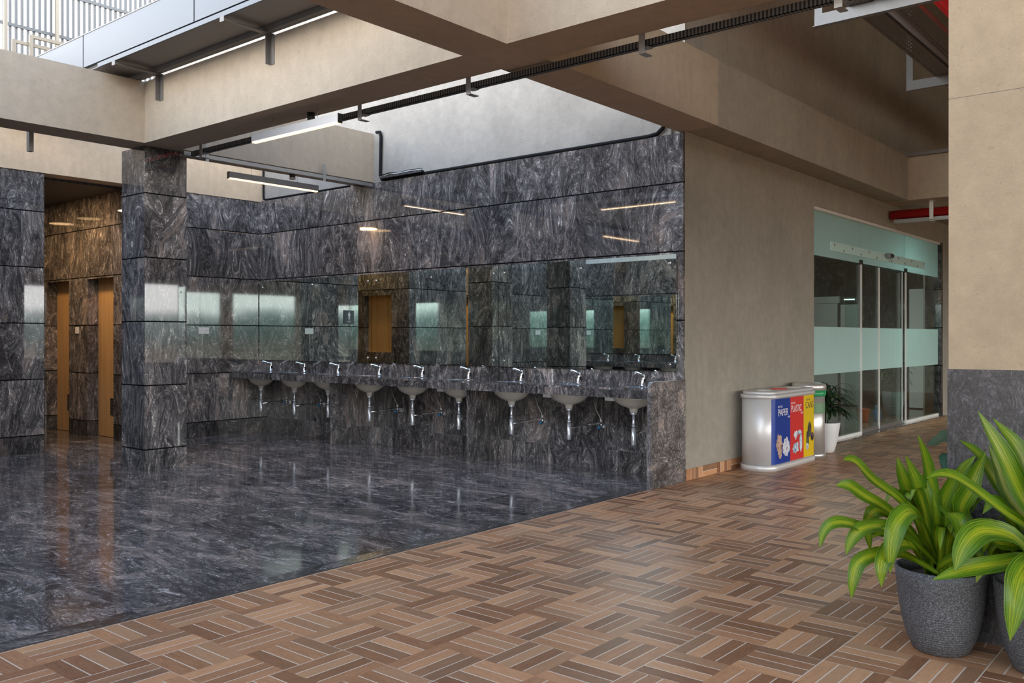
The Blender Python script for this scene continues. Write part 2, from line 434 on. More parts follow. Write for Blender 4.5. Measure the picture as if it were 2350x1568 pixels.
# ------------------------------------------------------------------ mesh helpers
def newbm(): return bmesh.new()
def bx(bm, x0, x1, y0, y1, z0, z1, bevel=0.0, seg=2):
    vs = [bm.verts.new((x, y, z)) for z in (z0, z1) for y in (y0, y1) for x in (x0, x1)]
    fs = []
    for a in ((0, 2, 3, 1), (4, 5, 7, 6), (0, 1, 5, 4), (2, 6, 7, 3), (0, 4, 6, 2), (1, 3, 7, 5)):
        fs.append(bm.faces.new([vs[i] for i in a]))
    if bevel > 0:
        es = set(e for f in fs for e in f.edges)
        bmesh.ops.bevel(bm, geom=list(es), offset=bevel, segments=seg, affect='EDGES', profile=0.5)
    return bm
def tube(bm, pts, r, n=10, cap=True):
    pts = [Vector(p) for p in pts]; rings = []
    rr = r if isinstance(r, (list, tuple)) else [r] * len(pts)
    prev = None
    for i, p in enumerate(pts):
        if i == 0: d = pts[1] - p
        elif i == len(pts) - 1: d = p - pts[i - 1]
        else: d = (pts[i + 1] - pts[i]).normalized() + (p - pts[i - 1]).normalized()
        d.normalize()
        if prev is None:
            up = Vector((0, 0, 1)) if abs(d.z) < 0.9 else Vector((1, 0, 0))
        else: up = prev
        s = d.cross(up).normalized(); u = s.cross(d).normalized(); prev = u
        rings.append([bm.verts.new(p + (s * math.cos(2 * PI * k / n) + u * math.sin(2 * PI * k / n)) * rr[i]) for k in range(n)])
    for a, b in zip(rings, rings[1:]):
        for k in range(n):
            f = bm.faces.new((a[k], a[(k + 1) % n], b[(k + 1) % n], b[k])); f.smooth = True
    if cap:
        bm.faces.new(rings[0][::-1]); bm.faces.new(rings[-1])
    return bm
def lathe(bm, prof, n=32, sx=1.0, sy=1.0, c=(0, 0), cap=True):
    rings = []
    for r, z in prof:
        rings.append([bm.verts.new((c[0] + r * sx * math.cos(2 * PI * k / n), c[1] + r * sy * math.sin(2 * PI * k / n), z)) for k in range(n)])
    for a, b in zip(rings, rings[1:]):
        for k in range(n):
            f = bm.faces.new((a[k], a[(k + 1) % n], b[(k + 1) % n], b[k])); f.smooth = True
    if cap:
        bm.faces.new(rings[0][::-1]); bm.faces.new(rings[-1])
    return bm
def prism(bm, poly, z0, z1, smooth=False):
    a = [bm.verts.new((x, y, z0)) for x, y in poly]; b = [bm.verts.new((x, y, z1)) for x, y in poly]
    n = len(poly)
    for k in range(n):
        f = bm.faces.new((a[k], a[(k + 1) % n], b[(k + 1) % n], b[k])); f.smooth = smooth
    bm.faces.new(a[::-1]); bm.faces.new(b)
    return bm
def obj(name, bm, mat, parent=None, loc=None, **props):
    bmesh.ops.recalc_face_normals(bm, faces=bm.faces[:])
    me = bpy.data.meshes.new(name)
    if parent is None and loc is None:
        xs = [v.co.x for v in bm.verts]; ys = [v.co.y for v in bm.verts]; zs = [v.co.z for v in bm.verts]
        loc = ((min(xs) + max(xs)) / 2, (min(ys) + max(ys)) / 2, min(zs))
        for v in bm.verts: v.co -= Vector(loc)
    bm.to_mesh(me); bm.free()
    for m_ in (mat if isinstance(mat, (list, tuple)) else [mat]): me.materials.append(m_)
    o = bpy.data.objects.new(name, me); COL.objects.link(o)
    if parent is not None: o.parent = parent
    if loc is not None: o.location = loc
    for k, v in props.items(): o[k] = v
    return o
def thing(name, label, cat, loc=(0, 0, 0), rz=0.0, group=None):
    o = bpy.data.objects.new(name, None); COL.objects.link(o)
    o.empty_display_size = 0.1
    o.location = loc; o.rotation_euler = (0, 0, rz); o['label'] = label; o['category'] = cat
    if group: o['group'] = group
    return o
def tag(o, label, cat, group=None):
    o['label'] = label; o['category'] = cat
    if group: o['group'] = group
    return o
def struct(name, bm, mat, label=None, cat=None):
    o = obj(name, bm, mat, kind='structure')
    if label: o['label'] = label
    if cat: o['category'] = cat
    return o
def B(*a, **k): return bx(newbm(), *a, **k)
def dup(root, loc, label=None, group=None, name=None):
    def rec(s, par):
        c = s.copy(); COL.objects.link(c)
        if par: c.parent = par
        for ch in s.children: rec(ch, c)
        return c
    r = rec(root, None); r.location = loc
    if label: r['label'] = label
    if group: r['group'] = group
    return r
def text_obj(name, body, size, mat, parent, loc, rot, sx=1.0, ext=0.0006, align='LEFT'):
    cu = bpy.data.curves.new(name, 'FONT'); cu.body = body; cu.size = size; cu.extrude = ext
    cu.align_x = align
    tmp = bpy.data.objects.new('tmp', cu); COL.objects.link(tmp)
    dg = bpy.context.evaluated_depsgraph_get(); dg.update()
    me = bpy.data.meshes.new_from_object(tmp.evaluated_get(dg))
    bpy.data.objects.remove(tmp); bpy.data.curves.remove(cu)
    me.materials.clear(); me.materials.append(mat)
    o = bpy.data.objects.new(name, me); COL.objects.link(o)
    o.parent = parent; o.location = loc; o.rotation_euler = rot; o.scale = (sx, 1, 1)
    return o

# ------------------------------------------------------------------ setting
XC = -3.978      # plane of the corridor wall / edge of the granite floor
YB = 7.17        # plane of the basin wall
YS = 0.17        # plane of the opposite basin wall
XW = -10.456     # plane of the end wall
ZG = 3.137       # top of the granite
ZT = 7.0         # top of the upper walls
def sym(y): return YB + YS - y

struct('floor', B(XC, 14.5, -14, 23, -0.2, 0.0), M['tile'], 'brown wood-look basket-weave tiled floor', 'floor')
struct('floor_granite', B(-13.3, XC - 0.125, -0.5, 7.29, -0.2, 0.0), M['granite_floor'], 'polished dark granite floor', 'floor')
bm = B(XC - 0.123, XC - 0.008, YS, 7.29, -0.2, 0.0005)
struct('trim_1', bm, M['granite_border'])
struct('trim_2', B(XC - 0.008, XC + 0.004, YS, YB, -0.18, 0.001), M['black'])
# basin wall (north)
struct('wall_north', B(-13.3, XC, 7.201, 7.60, ZG - 0.01, ZT), M['plaster_cement'], 'grey cement plaster upper wall', 'wall')
struct('wall_north_granite', B(XW, XC, YB, 7.20, 0.74, ZG), M['granite'], 'dark granite clad wall behind the mirror', 'wall')
struct('wall_north_base', B(XW, XC - 0.05, 7.28, 7.31, 0.0, 0.74), M['granite_low'])
struct('wall_north_core', B(XW - 0.2, XC - 0.42, 7.311, 7.60, 0, ZG - 0.011), M['plaster_grey'])
# corridor wall
GY0, GY1, GZ = 10.25, 15.77, 2.83
struct('wall_corridor', B(XC - 0.40, XC, 7.2005, GY0, 0.0, ZG - 0.012), M['plaster_grey'], 'grey beige plastered corridor wall', 'wall')
struct('wall_corridor_upper', B(XC - 0.30, XC, 7.601, 22, ZG - 0.011, ZT), M['plaster_grey'])
struct('wall_corridor_lintel', B(XC - 0.30, XC, GY0, GY1, GZ, ZG - 0.012), M['plaster_grey'])
struct('wall_corridor_end', B(XC - 0.30, XC, GY1 + 0.001, 22, 0.0, ZG - 0.012), M['plaster_grey'])
struct('trim_3', B(XC - 0.25, XC - 0.0, GY1 - 0.09, GY1, 0.0, GZ), M['granite_lobby'])
struct('baseboard_corridor', B(XC, XC + 0.012, 7.205, 10.2, 0.0, 0.098), M['tile_base'], 'wood-look tile skirting', 'skirting')
# opposite basin wall (south)
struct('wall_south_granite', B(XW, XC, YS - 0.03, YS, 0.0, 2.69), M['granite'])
struct('wall_south', B(-13.3, XC, YS - 0.4, YS - 0.031, 0.0, 4.1), M['plaster_cement'])
struct('wall_south_upper', B(XW, XC, YS - 0.03, YS + 0.002, 2.691, 4.1), M['plaster_white'])
# end wall (west) with the two passages
P1 = (4.345, 5.40); P2 = (sym(5.40), sym(4.345))
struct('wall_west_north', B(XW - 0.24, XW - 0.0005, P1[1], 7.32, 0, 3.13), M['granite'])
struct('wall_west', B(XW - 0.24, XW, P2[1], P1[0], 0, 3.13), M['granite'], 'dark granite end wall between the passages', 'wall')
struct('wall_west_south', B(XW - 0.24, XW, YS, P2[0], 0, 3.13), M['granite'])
struct('wall_west_upper', B(XW - 0.24, XW + 0.012, YS, 7.2005, 3.131, 4.25), M['plaster_back'], 'cream plastered band above the granite', 'wall')
XE = -12.944
DZ = 2.045
struct('leak_seal_north', B(XE - 0.2, XW - 0.25, 5.581, 5.62, 0, 3.2), M['black'])  # added black backing, keeps daylight from leaking under the doors
struct('leak_seal_south', B(XE - 0.2, XW - 0.25, sym(5.62), sym(5.581), 0, 3.2), M['black'])  # same added light seal behind the opposite passage doors
def side_wall(name, y0, y1, ops):
    bm = newbm(); x = XW - 0.241; zt = 3.2
    for (a, b, zb, ztop) in ops:          # openings from near to far
        bx(bm, a, x, y0, y1, 0, zt)
        bx(bm, b, a, y0, y1, ztop, zt)
        if zb > 0: bx(bm, b, a, y0, y1, 0, zb)
        x = b
    bx(bm, XE, x, y0, y1, 0, zt)
    return struct(name, bm, M['granite'])
OPN = [(-11.0, -11.70, 0, DZ), (-12.23, -12.92, 0, DZ)]
OPS = [(-10.87, -11.54, 1.04, 1.98)]
side_wall('wall_passage_north', 5.401, 5.58, OPN)
side_wall('wall_passage_middle', P1[0] - 0.18, P1[0], OPS)
side_wall('wall_passage_south', sym(5.58), sym(5.401), OPN)
side_wall('wall_passage_centre', P2[1], P2[1] + 0.18, OPS)
struct('wall_passage_end', B(XE - 0.2, XE, 1.7, 5.6, 0, 3.2), M['granite'])
struct('ceiling_passage', B(XE, XW - 0.2405, P1[0], 5.4, 3.1, 3.13), M['ribbed'], 'dark ribbed metal ceiling of the passage', 'ceiling')
struct('ceiling_passage_south', B(XE, XW - 0.2405, sym(5.4), P2[1], 3.1, 3.13), M['ribbed'])
struct('ceiling_deck', B(-15.4, XW - 0.25, -0.2, 7.184, 3.21, 4.1), M['plaster_warm'])

di = [4]
def wood_door(x0, x1, y, z0, z1, nrm, vent=True):
    """door leaf on plane y; nrm = direction it faces"""
    bm = B(x0, x1, min(y, y + 0.04 * -nrm), max(y, y + 0.04 * -nrm), z0, z1)
    o = struct('door_%d' % di[0], bm, M['wood'], None); di[0] += 1
    cx = (x0 + x1) / 2
    o['label'] = 'plain honey wood veneer door leaf'; o['category'] = 'door'
    if vent:
        g = newbm(); yy = (-0.021 if nrm < 0 else 0.021)
        a0, a1 = (x1 - x0) / 2 - 0.36, (x1 - x0) / 2 - 0.06
        bx(g, a0, a1, min(yy, yy * 1.3), max(yy, yy * 1.3), 0.28, 0.50)
        obj('vent_grille', g, M['black'], o, (0, 0, 0))
        s = newbm()
        for k in range(7):
            bx(s, a0 + .01, a1 - .01, min(yy * 1.3, yy * 1.7), max(yy * 1.3, yy * 1.7), 0.30 + k * 0.027, 0.305 + k * 0.027)
        obj('vent_slats', s, M['steel_grey'], o, (0, 0, 0))
    return o
for (a, b, zb, zt) in OPN:
    wood_door(b, a, 5.545, 0.005, zt, -1)
    wood_door(b, a, sym(5.545), 0.005, zt, 1)
wood_door(OPS[0][1], OPS[0][0], P1[0] - 0.10, 1.04, 1.98, 1, False)
wood_door(OPS[0][1], OPS[0][0], P2[1] + 0.10, 1.04, 1.98, -1, False)

# beams (cast concrete, plastered)
ZS, ZB = 3.15, 3.735
def beam(x0, x1, y0, y1, label, mat='plaster_warm', z0=ZS, z1=ZB):
    bm = B(x0, x1, y0, y1, z0, z1)
    return struct('ceiling_beam', bm, M[mat], label, 'beam')
beam(-8.54, -8.175, -3.0, 7.20, 'beam running over the granite column towards the mirror wall')
beam(-8.1745, -4.0305, 4.32, 4.71, 'pale sunlit beam from the column to the beam crossing')
beam(-4.03, -3.65, -5.0, 7.1995, 'beam crossing overhead and ending at the corner of the mirror wall')
beam(-3.6495, 14.0, 4.32, 4.71, 'beam running right from the beam crossing')
beam(XC + 0.0005, -3.655, 7.20, 12.76, 'dark beam along the corridor wall', 'plaster_grey')
beam(XC + 0.0005, 12.0, 12.761, 13.20, 'beam crossing the far corridor above the red pipe', z0=3.15, z1=3.73)
struct('trim_5', B(XC + 0.001, 12.0, 12.70, 12.80, 3.7305, 3.775), M['steel_grey'])
beam(XC + 0.0005, -3.655, 13.2005, 21.9, 'far beam along the corridor wall', 'plaster_grey')

def column(x0, x1, y0, y1, label):
    bm = B(x0, x1, y0, y1, 0.0, 3.1498)
    o = struct('column', bm, M['granite_col'], label, 'column')
    return o
column(-8.735, -8.28, 4.375, 4.815, 'free-standing granite clad square column')
column(-8.735, -8.28, sym(4.815), sym(4.375), 'second granite clad column reflected in the mirror')

# right hand pillar
PX0, PX1, PY0, PY1 = -1.036, -0.25, 4.20, 4.31
struct('pillar', B(PX0, PX1, PY0, 4.85, 1.159, 2.328), M['plaster_pillar'], 'tan plastered pillar above dark granite base', 'pillar')
struct('pillar_upper', B(PX0, PX1, PY0 , 4.85, 2.331, 3.149), M['plaster_pillar'])
struct('pillar_top', B(PX0, PX1, PY0 , 4.3195, 3.1495, 5.59), M['plaster_pillar'])
struct('pillar_joint', B(PX0 + .002, PX1, PY0 + .002 , 4.848, 2.327, 2.332), M['plaster_grey'])
struct('pillar_base', B(PX0 - 0.004, PX1, PY0 - 0.006, 4.854, 0.0, 1.1585), M['granite_pillar'], 'dark rough granite base of the pillar', 'pillar')

# upper corridor slab and outer building
struct('ceiling', B(XC + 0.001, 14.5, 2.5, 23, 5.6, 5.8), M['plaster_grey'])  # unseen slab; its parts frame an opening added to brighten the floor
struct('ceiling_south', B(XC + 0.001, 14.5, -14, -7, 5.6, 5.8), M['plaster_grey'])
struct('ceiling_east', B(5.0, 14.5, -6.999, 2.499, 5.6, 5.8), M['plaster_grey'])
struct('ceiling_west', B(XC + 0.001, -2.2, -6.999, 2.499, 5.6, 5.8), M['plaster_grey'])
struct('wall_far', B(XC - 0.3, 14.5, 22.001, 22.3, 0, 5.6), M['plaster_grey'])
struct('wall_outer_head', B(14.0, 14.3, -14, 22.0, 3.2, 5.6), M['plaster_warm'])
struct('wall_outer_head_south', B(-3.9, 14.0, -14, -13.7, 2.8, 5.6), M['plaster_warm'])
for i, y in enumerate((-12, -8, -4, 0, 4.5, 9, 13.5, 18)):
    o = struct('outer_pillar', B(14.0, 14.3, y - 0.25, y + 0.25, 0, 3.2), M['plaster_warm'])
struct('wall_behind', B(-4.4, -3.98, -13.7, YS - 0.41, 0, 3.3), M['plaster_pillar'])

# lobby behind the glass
LX = -9.0
struct('floor_lobby', B(LX, XC - 0.0005, 9.2, 18, -0.2, -0.0005), M['granite_floor'])
struct('wall_lobby_back', B(LX, XC - 0.31, 17.0, 17.2, 0, 3.0), M['granite_lobby'])
struct('wall_lobby_side', B(LX - 0.2, LX, 9.2, 17.2, 0, 3.0), M['granite_lobby'])
struct('wall_lobby_front', B(LX, XC - 0.41, 9.0, 9.2, 0, 3.0), M['granite_lobby'])
struct('ceiling_lobby', B(LX, XC - 0.31, 9.2, 17.2, 3.0, 3.1), M['plaster_white'])

# ------------------------------------------------------------------ lamps of the place
def area(name, loc, sx, sy, e, col, rot=(0, 0, 0)):
    d = bpy.data.lights.new(name, 'AREA'); d.shape = 'RECTANGLE'; d.size = sx; d.size_y = sy
    d.energy = e; d.color = col
    o = bpy.data.objects.new(name, d); COL.objects.link(o); o.location = loc; o.rotation_euler = rot
    return o
def passage_lamp(x, y, e, lab):
    t = thing('recessed_downlight', lab, 'downlight', (x, y, 3.1), group='downlights in the passage ceilings')
    obj('trim_ring', lathe(newbm(), [(0.075, 0), (0.075, -0.012), (0.055, -0.012), (0.055, -0.002)], 20, cap=False), M['white_plastic'], t, (0, 0, 0))
    obj('diffuser', lathe(newbm(), [(0.054, -0.003), (0.054, -0.006)], 20), M['emit_warm'], t, (0, 0, 0))
    d = bpy.data.lights.new('downlight_lamp', 'AREA'); d.shape = 'DISK'; d.size = 0.35; d.energy = e; d.color = (1.0, 0.62, 0.30)
    o = bpy.data.objects.new('downlight_lamp', d); COL.objects.link(o); o.location = (x, y, 3.08)
passage_lamp(-11.35, 4.50, 26, 'recessed warm downlight in the passage nearer the mirror wall')
passage_lamp(-12.3, 4.50, 12, 'recessed warm downlight deep in the passage nearer the mirror wall')
passage_lamp(-11.35, sym(4.50), 26, 'recessed warm downlight in the passage further from the mirror wall')

def pendant(loc, rz, label, wires=(-0.30, 0.30)):
    t = thing('linear_pendant_light', label, 'pendant light', loc, rz, 'linear pendant lights')
    L = 0.58
    bm = newbm(); bx(bm, -L, L, -0.022, 0.022, 0.012, 0.075)
    obj('housing', bm, M['lamp_body'], t, (0, 0, 0))
    bm = newbm(); bx(bm, -L + .006, L - .006, -0.019, 0.019, 0.0, 0.012)
    obj('diffuser', bm, M['emit_warm'], t, (0, 0, 0))
    for s in (-L, L):
        obj('end_cap', B(min(s, s * 1.004), max(s, s * 1.004), -0.023, 0.023, 0.0, 0.076), M['black_plastic'], t, (0, 0, 0))
    for wx in wires:
        bm = newbm(); tube(bm, [(wx, 0, 0.075), (wx, 0, ZS - loc[2])], 0.0016, 6)
        obj('suspension_wire', bm, M['galv'], t, (0, 0, 0))
    d = bpy.data.lights.new('pendant_lamp', 'AREA'); d.shape = 'RECTANGLE'; d.size = 1.1; d.size_y = 0.035
    d.energy = 7; d.color = (1.0, 0.72, 0.45)
    o = bpy.data.objects.new('pendant_lamp', d); COL.objects.link(o); o.location = (loc[0], loc[1], loc[2] - 0.004); o.rotation_euler = (0, 0, rz)
    return t
pendant((-6.108, 4.52, 2.972), 0, 'silver linear pendant light hanging under the long pale beam')
pendant((-8.35, 5.915, 2.966), PI / 2, 'dark linear pendant light hanging under the beam beside the mirror wall')
pendant((-8.35, sym(5.915), 2.966), PI / 2, 'linear pendant light on the opposite side, seen only as a reflection')

# ------------------------------------------------------------------ mirrors
def mirror(name, x0, x1, y, nrm, z0, z1, label, group=None):
    t = thing('wall_mirror', label, 'mirror', ((x0 + x1) / 2, y, z0), group=group)
    hw = (x1 - x0) / 2
    y0, y1 = (0, 0.006)
    f = -1 if nrm < 0 else 1
    bm = newbm(); bx(bm, -hw, hw, min(f * 0.014, f * 0.020), max(f * 0.014, f * 0.020), 0, z1 - z0)
    obj('mirror_pane', bm, M['mirror'], t, (0, 0, 0))
    for sx in ((-hw + 0.07), 0.0, (hw - 0.07)):
        for zz in (0.06, z1 - z0 - 0.08):
            if sx == 0.0 and zz < 0.2: continue
            b = newbm(); tube(b, [(sx, 0.0, zz), (sx, f * 0.030, zz)], [0.011, 0.011], 12)
            obj('mirror_stud', b, M['chrome'], t, (0, 0, 0))
    b = newbm(); bx(b, -hw, hw, min(0, f * .0135), max(0, f * .0135), 0.005, 0.02)
    obj('mirror_ledge', b, M['black_plastic'], t, (0, 0, 0))
    return t
import_z0, import_z1 = 0.985, 2.045
MX = (-10.445, -8.155, -6.155, -4.035)
ml = ('mirror panel nearest the dark end wall', 'middle mirror panel of the three above the basins', 'mirror panel nearest the corridor corner')
for i in range(3):
    mirror('m', MX[i] + 0.003, MX[i + 1] - 0.003, YB, -1, import_z0, import_z1, ml[i], 'frameless mirrors on the granite wall')
for i in range(3):
    mirror('m', MX[i] + 0.003, MX[i + 1] - 0.003, YS, 1, import_z0, import_z1, 'mirror panel on the opposite wall, seen only in reflection', 'frameless mirrors on the opposite wall')

# ------------------------------------------------------------------ counters
BX = [-10.12, -9.40, -8.725, -7.97, -7.25, -6.54, -5.81, -5.09, -4.365]
BY = 6.955
ZC, ZCB = 0.842, 0.752
def counter(y_front, y_back, xs, x0, x1, label, group):
    s = 1 if y_back > y_front else -1
    bm = B(x0, x1, min(y_front, y_back), max(y_front, y_back), ZCB, ZC)
    o = obj('granite_countertop', bm, M['granite_low'], None)
    tag(o, label, 'countertop')
    cut = newbm()
    byy = y_front + s * (BY - 6.73)
    for x in xs:
        lathe(cut, [(1, ZCB - 0.1), (1, ZC + 0.1)], 32, 0.190, 0.122, (x, byy))
    c = obj('cutter', cut, M['granite_low'])
    md = o.modifiers.new('holes', 'BOOLEAN'); md.operation = 'DIFFERENCE'; md.object = c; md.solver = 'EXACT'
    dg = bpy.context.evaluated_depsgraph_get(); dg.update()
    me = bpy.data.meshes.new_from_object(o.evaluated_get(dg))
    o.modifiers.clear(); o.data = me
    bpy.data.objects.remove(c)
    return o
counter(6.73, YB - 0.001, BX, XW + 0.001, -3.992, 'long dark granite countertop holding nine basins under the mirrors', None)
counter(sym(6.73), YS + 0.001, BX[:4], XW + 0.001, -3.992, 'opposite granite countertop seen only in the mirror', None)

def divider(x, label, yf, yb):
    bm = B(x - 0.014, x + 0.014, min(yf, yb), max(yf, yb), 0.001, ZCB - 0.001)
    return tag(obj('granite_divider', bm, M['granite_low']), label, 'support panel')
divider(-8.49, 'upright granite support panel under the counter, further from the corridor', 6.80, 7.279)
divider(-6.255, 'upright granite support panel under the counter, nearer the corridor', 6.78, 7.279)
divider(-8.49, 'granite support panel under the opposite counter, seen in the mirror', sym(6.80), YS + .001)
# end panel with rounded front top corner
bm = newbm()
prof = [(6.575, 0.001), (6.575, 0.872)]
for k in range(1, 7):
    a = PI - k * PI / 12
    prof.append((6.615 + 0.04 * math.cos(a), 0.872 + 0.04 * math.sin(a)))
prof += [(7.169, 0.912), (7.169, 0.001)]
va = [bm.verts.new((-3.990, y, z)) for y, z in prof]; vb = [bm.verts.new((-3.955, y, z)) for y, z in prof]
for k in range(len(prof)):
    bm.faces.new((va[k], va[(k + 1) % len(prof)], vb[(k + 1) % len(prof)], vb[k]))
bm.faces.new(va[::-1]); bm.faces.new(vb)
tag(obj('granite_end_panel', bm, M['granite_end']), 'rough grey granite end panel closing the counter at the corridor corner', 'end panel')

# ------------------------------------------------------------------ wash basins, faucets, valves
def basin(loc, label, group):
    t = thing('wash_basin', label, 'wash basin', loc, group=group)
    prof = [(0.212, 0.0), (0.214, -0.012), (0.205, -0.018), (0.175, -0.052), (0.125, -0.082), (0.062, -0.100), (0.044, -0.110), (0.038, -0.142), (0.0305, -0.145)]
    inn = [(0.030, -0.09), (0.11, -0.072), (0.165, -0.042), (0.192, 0.0)]
    bm = lathe(newbm(), prof + inn, 36, 1.0, 0.66, cap=False)
    r0 = bm.verts[:36]; rl = bm.verts[-36:]
    bm.verts.ensure_lookup_table()
    n = len(bm.verts); a = [bm.verts[k] for k in range(36)]; b = [bm.verts[n - 36 + k] for k in range(36)]
    for k in range(36): bm.faces.new((a[k], b[k], b[(k + 1) % 36], a[(k + 1) % 36]))
    obj('bowl', bm, M['ceramic'], t, (0, 0, 0))
    bm = newbm(); lathe(bm, [(0.028, -0.146), (0.028, -0.160), (0.012, -0.163), (0.012, -0.26), (0.020, -0.262), (0.020, -0.27), (0.013, -0.272), (0.013, -0.285)], 16)
    obj('drain_pipe', bm, M['pipe_chrome'], t, (0, 0, 0))
    bm = newbm(); lathe(bm, [(0.0215, -0.285), (0.0215, -0.435), (0.017, -0.442)], 16)
    obj('bottle_trap', bm, M['pipe_chrome'], t, (0, 0, 0))
    return t
def waste_arm(t, s):
    bm = newbm(); tube(bm, [(0, s * 0.018, -0.335), (0, s * 0.16, -0.325), (0, s * (7.279 - BY - .03), -0.325), (0, s * (7.279 - BY), -0.325)], [0.010, 0.010, 0.010, 0.026], 10)
    obj('waste_arm', bm, M['chrome'], t, (0, 0, 0))
def faucet(loc, label, group, s):
    t = thing('faucet', label, 'faucet', loc, group=group)
    bm = newbm(); lathe(bm, [(0.027, 0), (0.027, 0.006), (0.021, 0.010), (0.020, 0.085), (0.022, 0.105), (0.018, 0.112)], 18)
    obj('body', bm, M['chrome'], t, (0, 0, 0))
    bm = newbm(); tube(bm, [(0, 0, 0.088), (0, -s * 0.05, 0.108), (0, -s * 0.12, 0.130), (0, -s * 0.138, 0.124)], [0.019, 0.015, 0.012, 0.011], 12)
    obj('spout', bm, M['chrome'], t, (0, 0, 0))
    bm = newbm(); bx(bm, -0.007, 0.007, -0.012, 0.012, 0.035, 0.07)
    for v in bm.verts: v.co.x += 0.018
    obj('sensor_window', bm, M['black_plastic'], t, (0, 0, 0))
    return t
def valve(loc, label, group):
    t = thing('angle_valve', label, 'valve', loc, group=group)   # origin on the wall under the counter
    bm = newbm(); tube(bm, [(0, 0, 0), (0, -0.006, 0)], 0.022, 14); tube(bm, [(0, -0.006, 0), (0, -0.075, 0)], 0.009, 10)
    tube(bm, [(0, -0.06, -0.002), (0, -0.06, 0.045)], 0.008, 10)
    obj('valve_body', bm, M['chrome'], t, (0, 0, 0))
    bm = newbm(); tube(bm, [(0, -0.075, 0), (0, -0.105, 0)], [0.016, 0.013], 8)
    obj('handle', bm, M['blue_plastic'], t, (0, 0, 0))
    bm = newbm(); tube(bm, [(0, -0.06, 0.045), (-0.01, -0.06, 0.09), (-0.05, -0.075, 0.17), (-0.07, -0.09, 0.262)], 0.0045, 8)
    obj('braided_hose', bm, M['galv'], t, (0, 0, 0))
    bm = newbm(); tube(bm, [(0, -0.06, 0.05), (-0.003, -0.06, 0.075)], 0.010, 8)
    obj('hose_nut', bm, M['white_plastic'], t, (0, 0, 0))
    return t
def sensorbox(loc, label, group):
    t = thing('sensor_box', label, 'control box', loc, group=group)
    bm = newbm(); bx(bm, -0.05, 0.05, -0.03, 0.03, -0.045, 0, 0.006)
    obj('box_body', bm, M['white_plastic'], t, (0, 0, 0))
    bm = newbm(); tube(bm, [(-0.05, 0, -0.02), (-0.09, 0.01, -0.035), (-0.11, 0.02, -0.01), (-0.12, 0.03, -0.001)], 0.005, 8)
    obj('cable', bm, M['rubber'], t, (0, 0, 0))
    return t
ordn = ['first', 'second', 'third', 'fourth', 'fifth', 'sixth', 'seventh', 'eighth', 'ninth']
b0 = basin((BX[8], BY, ZCB - 0.001), 'x', 'basins under the long counter'); waste_arm(b0, 1)
f0 = faucet((BX[8] + .01, 7.10, ZC), 'x', 'faucets on the long counter', 1)
v0 = valve((BX[7] + .19, 7.279, 0.42), 'x', 'water valves under the long counter')
s0 = sensorbox((BX[8] - 0.235, BY - 0.02, ZCB - 0.001), 'x', 'white control boxes under the long counter')
for i in range(9):
    k = 8 - i
    r = b0 if i == 0 else dup(b0, (BX[k], BY, ZCB - 0.001))
    r['label'] = 'undermount wash basin with chrome trap, %s from the corridor end' % ordn[i]
    r = f0 if i == 0 else dup(f0, (BX[k] + .01, 7.10, ZC))
    r['label'] = 'chrome sensor faucet, %s from the corridor end of the counter' % ordn[i]
    if k in (8, 7, 5):
        r = s0 if i == 0 else dup(s0, (BX[k] - 0.235, BY - 0.02, ZCB - 0.001))
        r['label'] = 'white control box under the counter beside the %s basin from the corridor' % ordn[i]
    if k in (7, 6, 4, 3, 1, 0):
        r = v0 if k == 7 else dup(v0, (BX[k] + .19, 7.279, 0.42))
        r['label'] = 'chrome wall valve with blue handle beside the %s basin from the corridor' % ordn[i]
b1 = None
for i in range(4):
    t = basin((BX[i], sym(BY), ZCB - 0.001), 'wash basin of the opposite counter seen in the mirror, %s from its corner' % ordn[i], 'basins of the opposite counter')
    faucet((BX[i] + .01, sym(7.10), ZC), 'chrome faucet of the opposite counter seen in the mirror, %s from its corner' % ordn[i], 'faucets of the opposite counter', -1)

# ------------------------------------------------------------------ small wall things
def socket(loc, rz, w, h, label):
    t = thing('wall_socket', label, 'socket', loc, rz)
    bm = newbm(); bx(bm, -w / 2, w / 2, -0.012, 0, -h / 2, h / 2, 0.003)
    obj('cover_plate', bm, M['white_plastic'], t, (0, 0, 0))
    if w > 0.1:
        bm = newbm()
        for dx, dz in ((-0.03, 0.01), (-0.03, -0.012), (0.0, 0.0)):
            tube(bm, [(dx + .05, -0.0121, dz), (dx + .05, -0.0125, dz)], 0.004, 8)
        obj('socket_holes', bm, M['black_plastic'], t, (0, 0, 0))
    return t
socket((XW, 6.317, 1.375), PI / 2, 0.15, 0.085, 'white wall socket on the dark granite wall left of the mirrors')
socket((XW, sym(6.317), 1.375), PI / 2, 0.15, 0.085, 'white wall socket beside the opposite counter, seen in the mirror')
socket((-11.98, 5.401, 1.38), 0, 0.09, 0.085, 'small white switch plate between the two wooden passage doors')
t = thing('restroom_sign', 'dark square sign with white standing figure, seen in the mirror', 'sign', (XW, 5.585, 1.49), PI / 2)
bm = newbm(); bx(bm, -0.095, 0.095, -0.012, 0, 0, 0.20, 0.002); obj('sign_plate', bm, M['sign'], t, (0, 0, 0))
bm = newbm()
def circ(cx, cz, r, n=14): return [(cx + r * math.cos(2 * PI * k / n), cz + r * math.sin(2 * PI * k / n)) for k in range(n)]
def flat(bm, pts, y0, y1):
    a = [bm.verts.new((x, y0, z)) for x, z in pts]; b = [bm.verts.new((x, y1, z)) for x, z in pts]; n = len(pts)
    for k in range(n): bm.faces.new((a[k], a[(k + 1) % n], b[(k + 1) % n], b[k]))
    bm.faces.new(a); bm.faces.new(b[::-1])
flat(bm, circ(0, 0.172, 0.011), -0.0135, -0.0121)
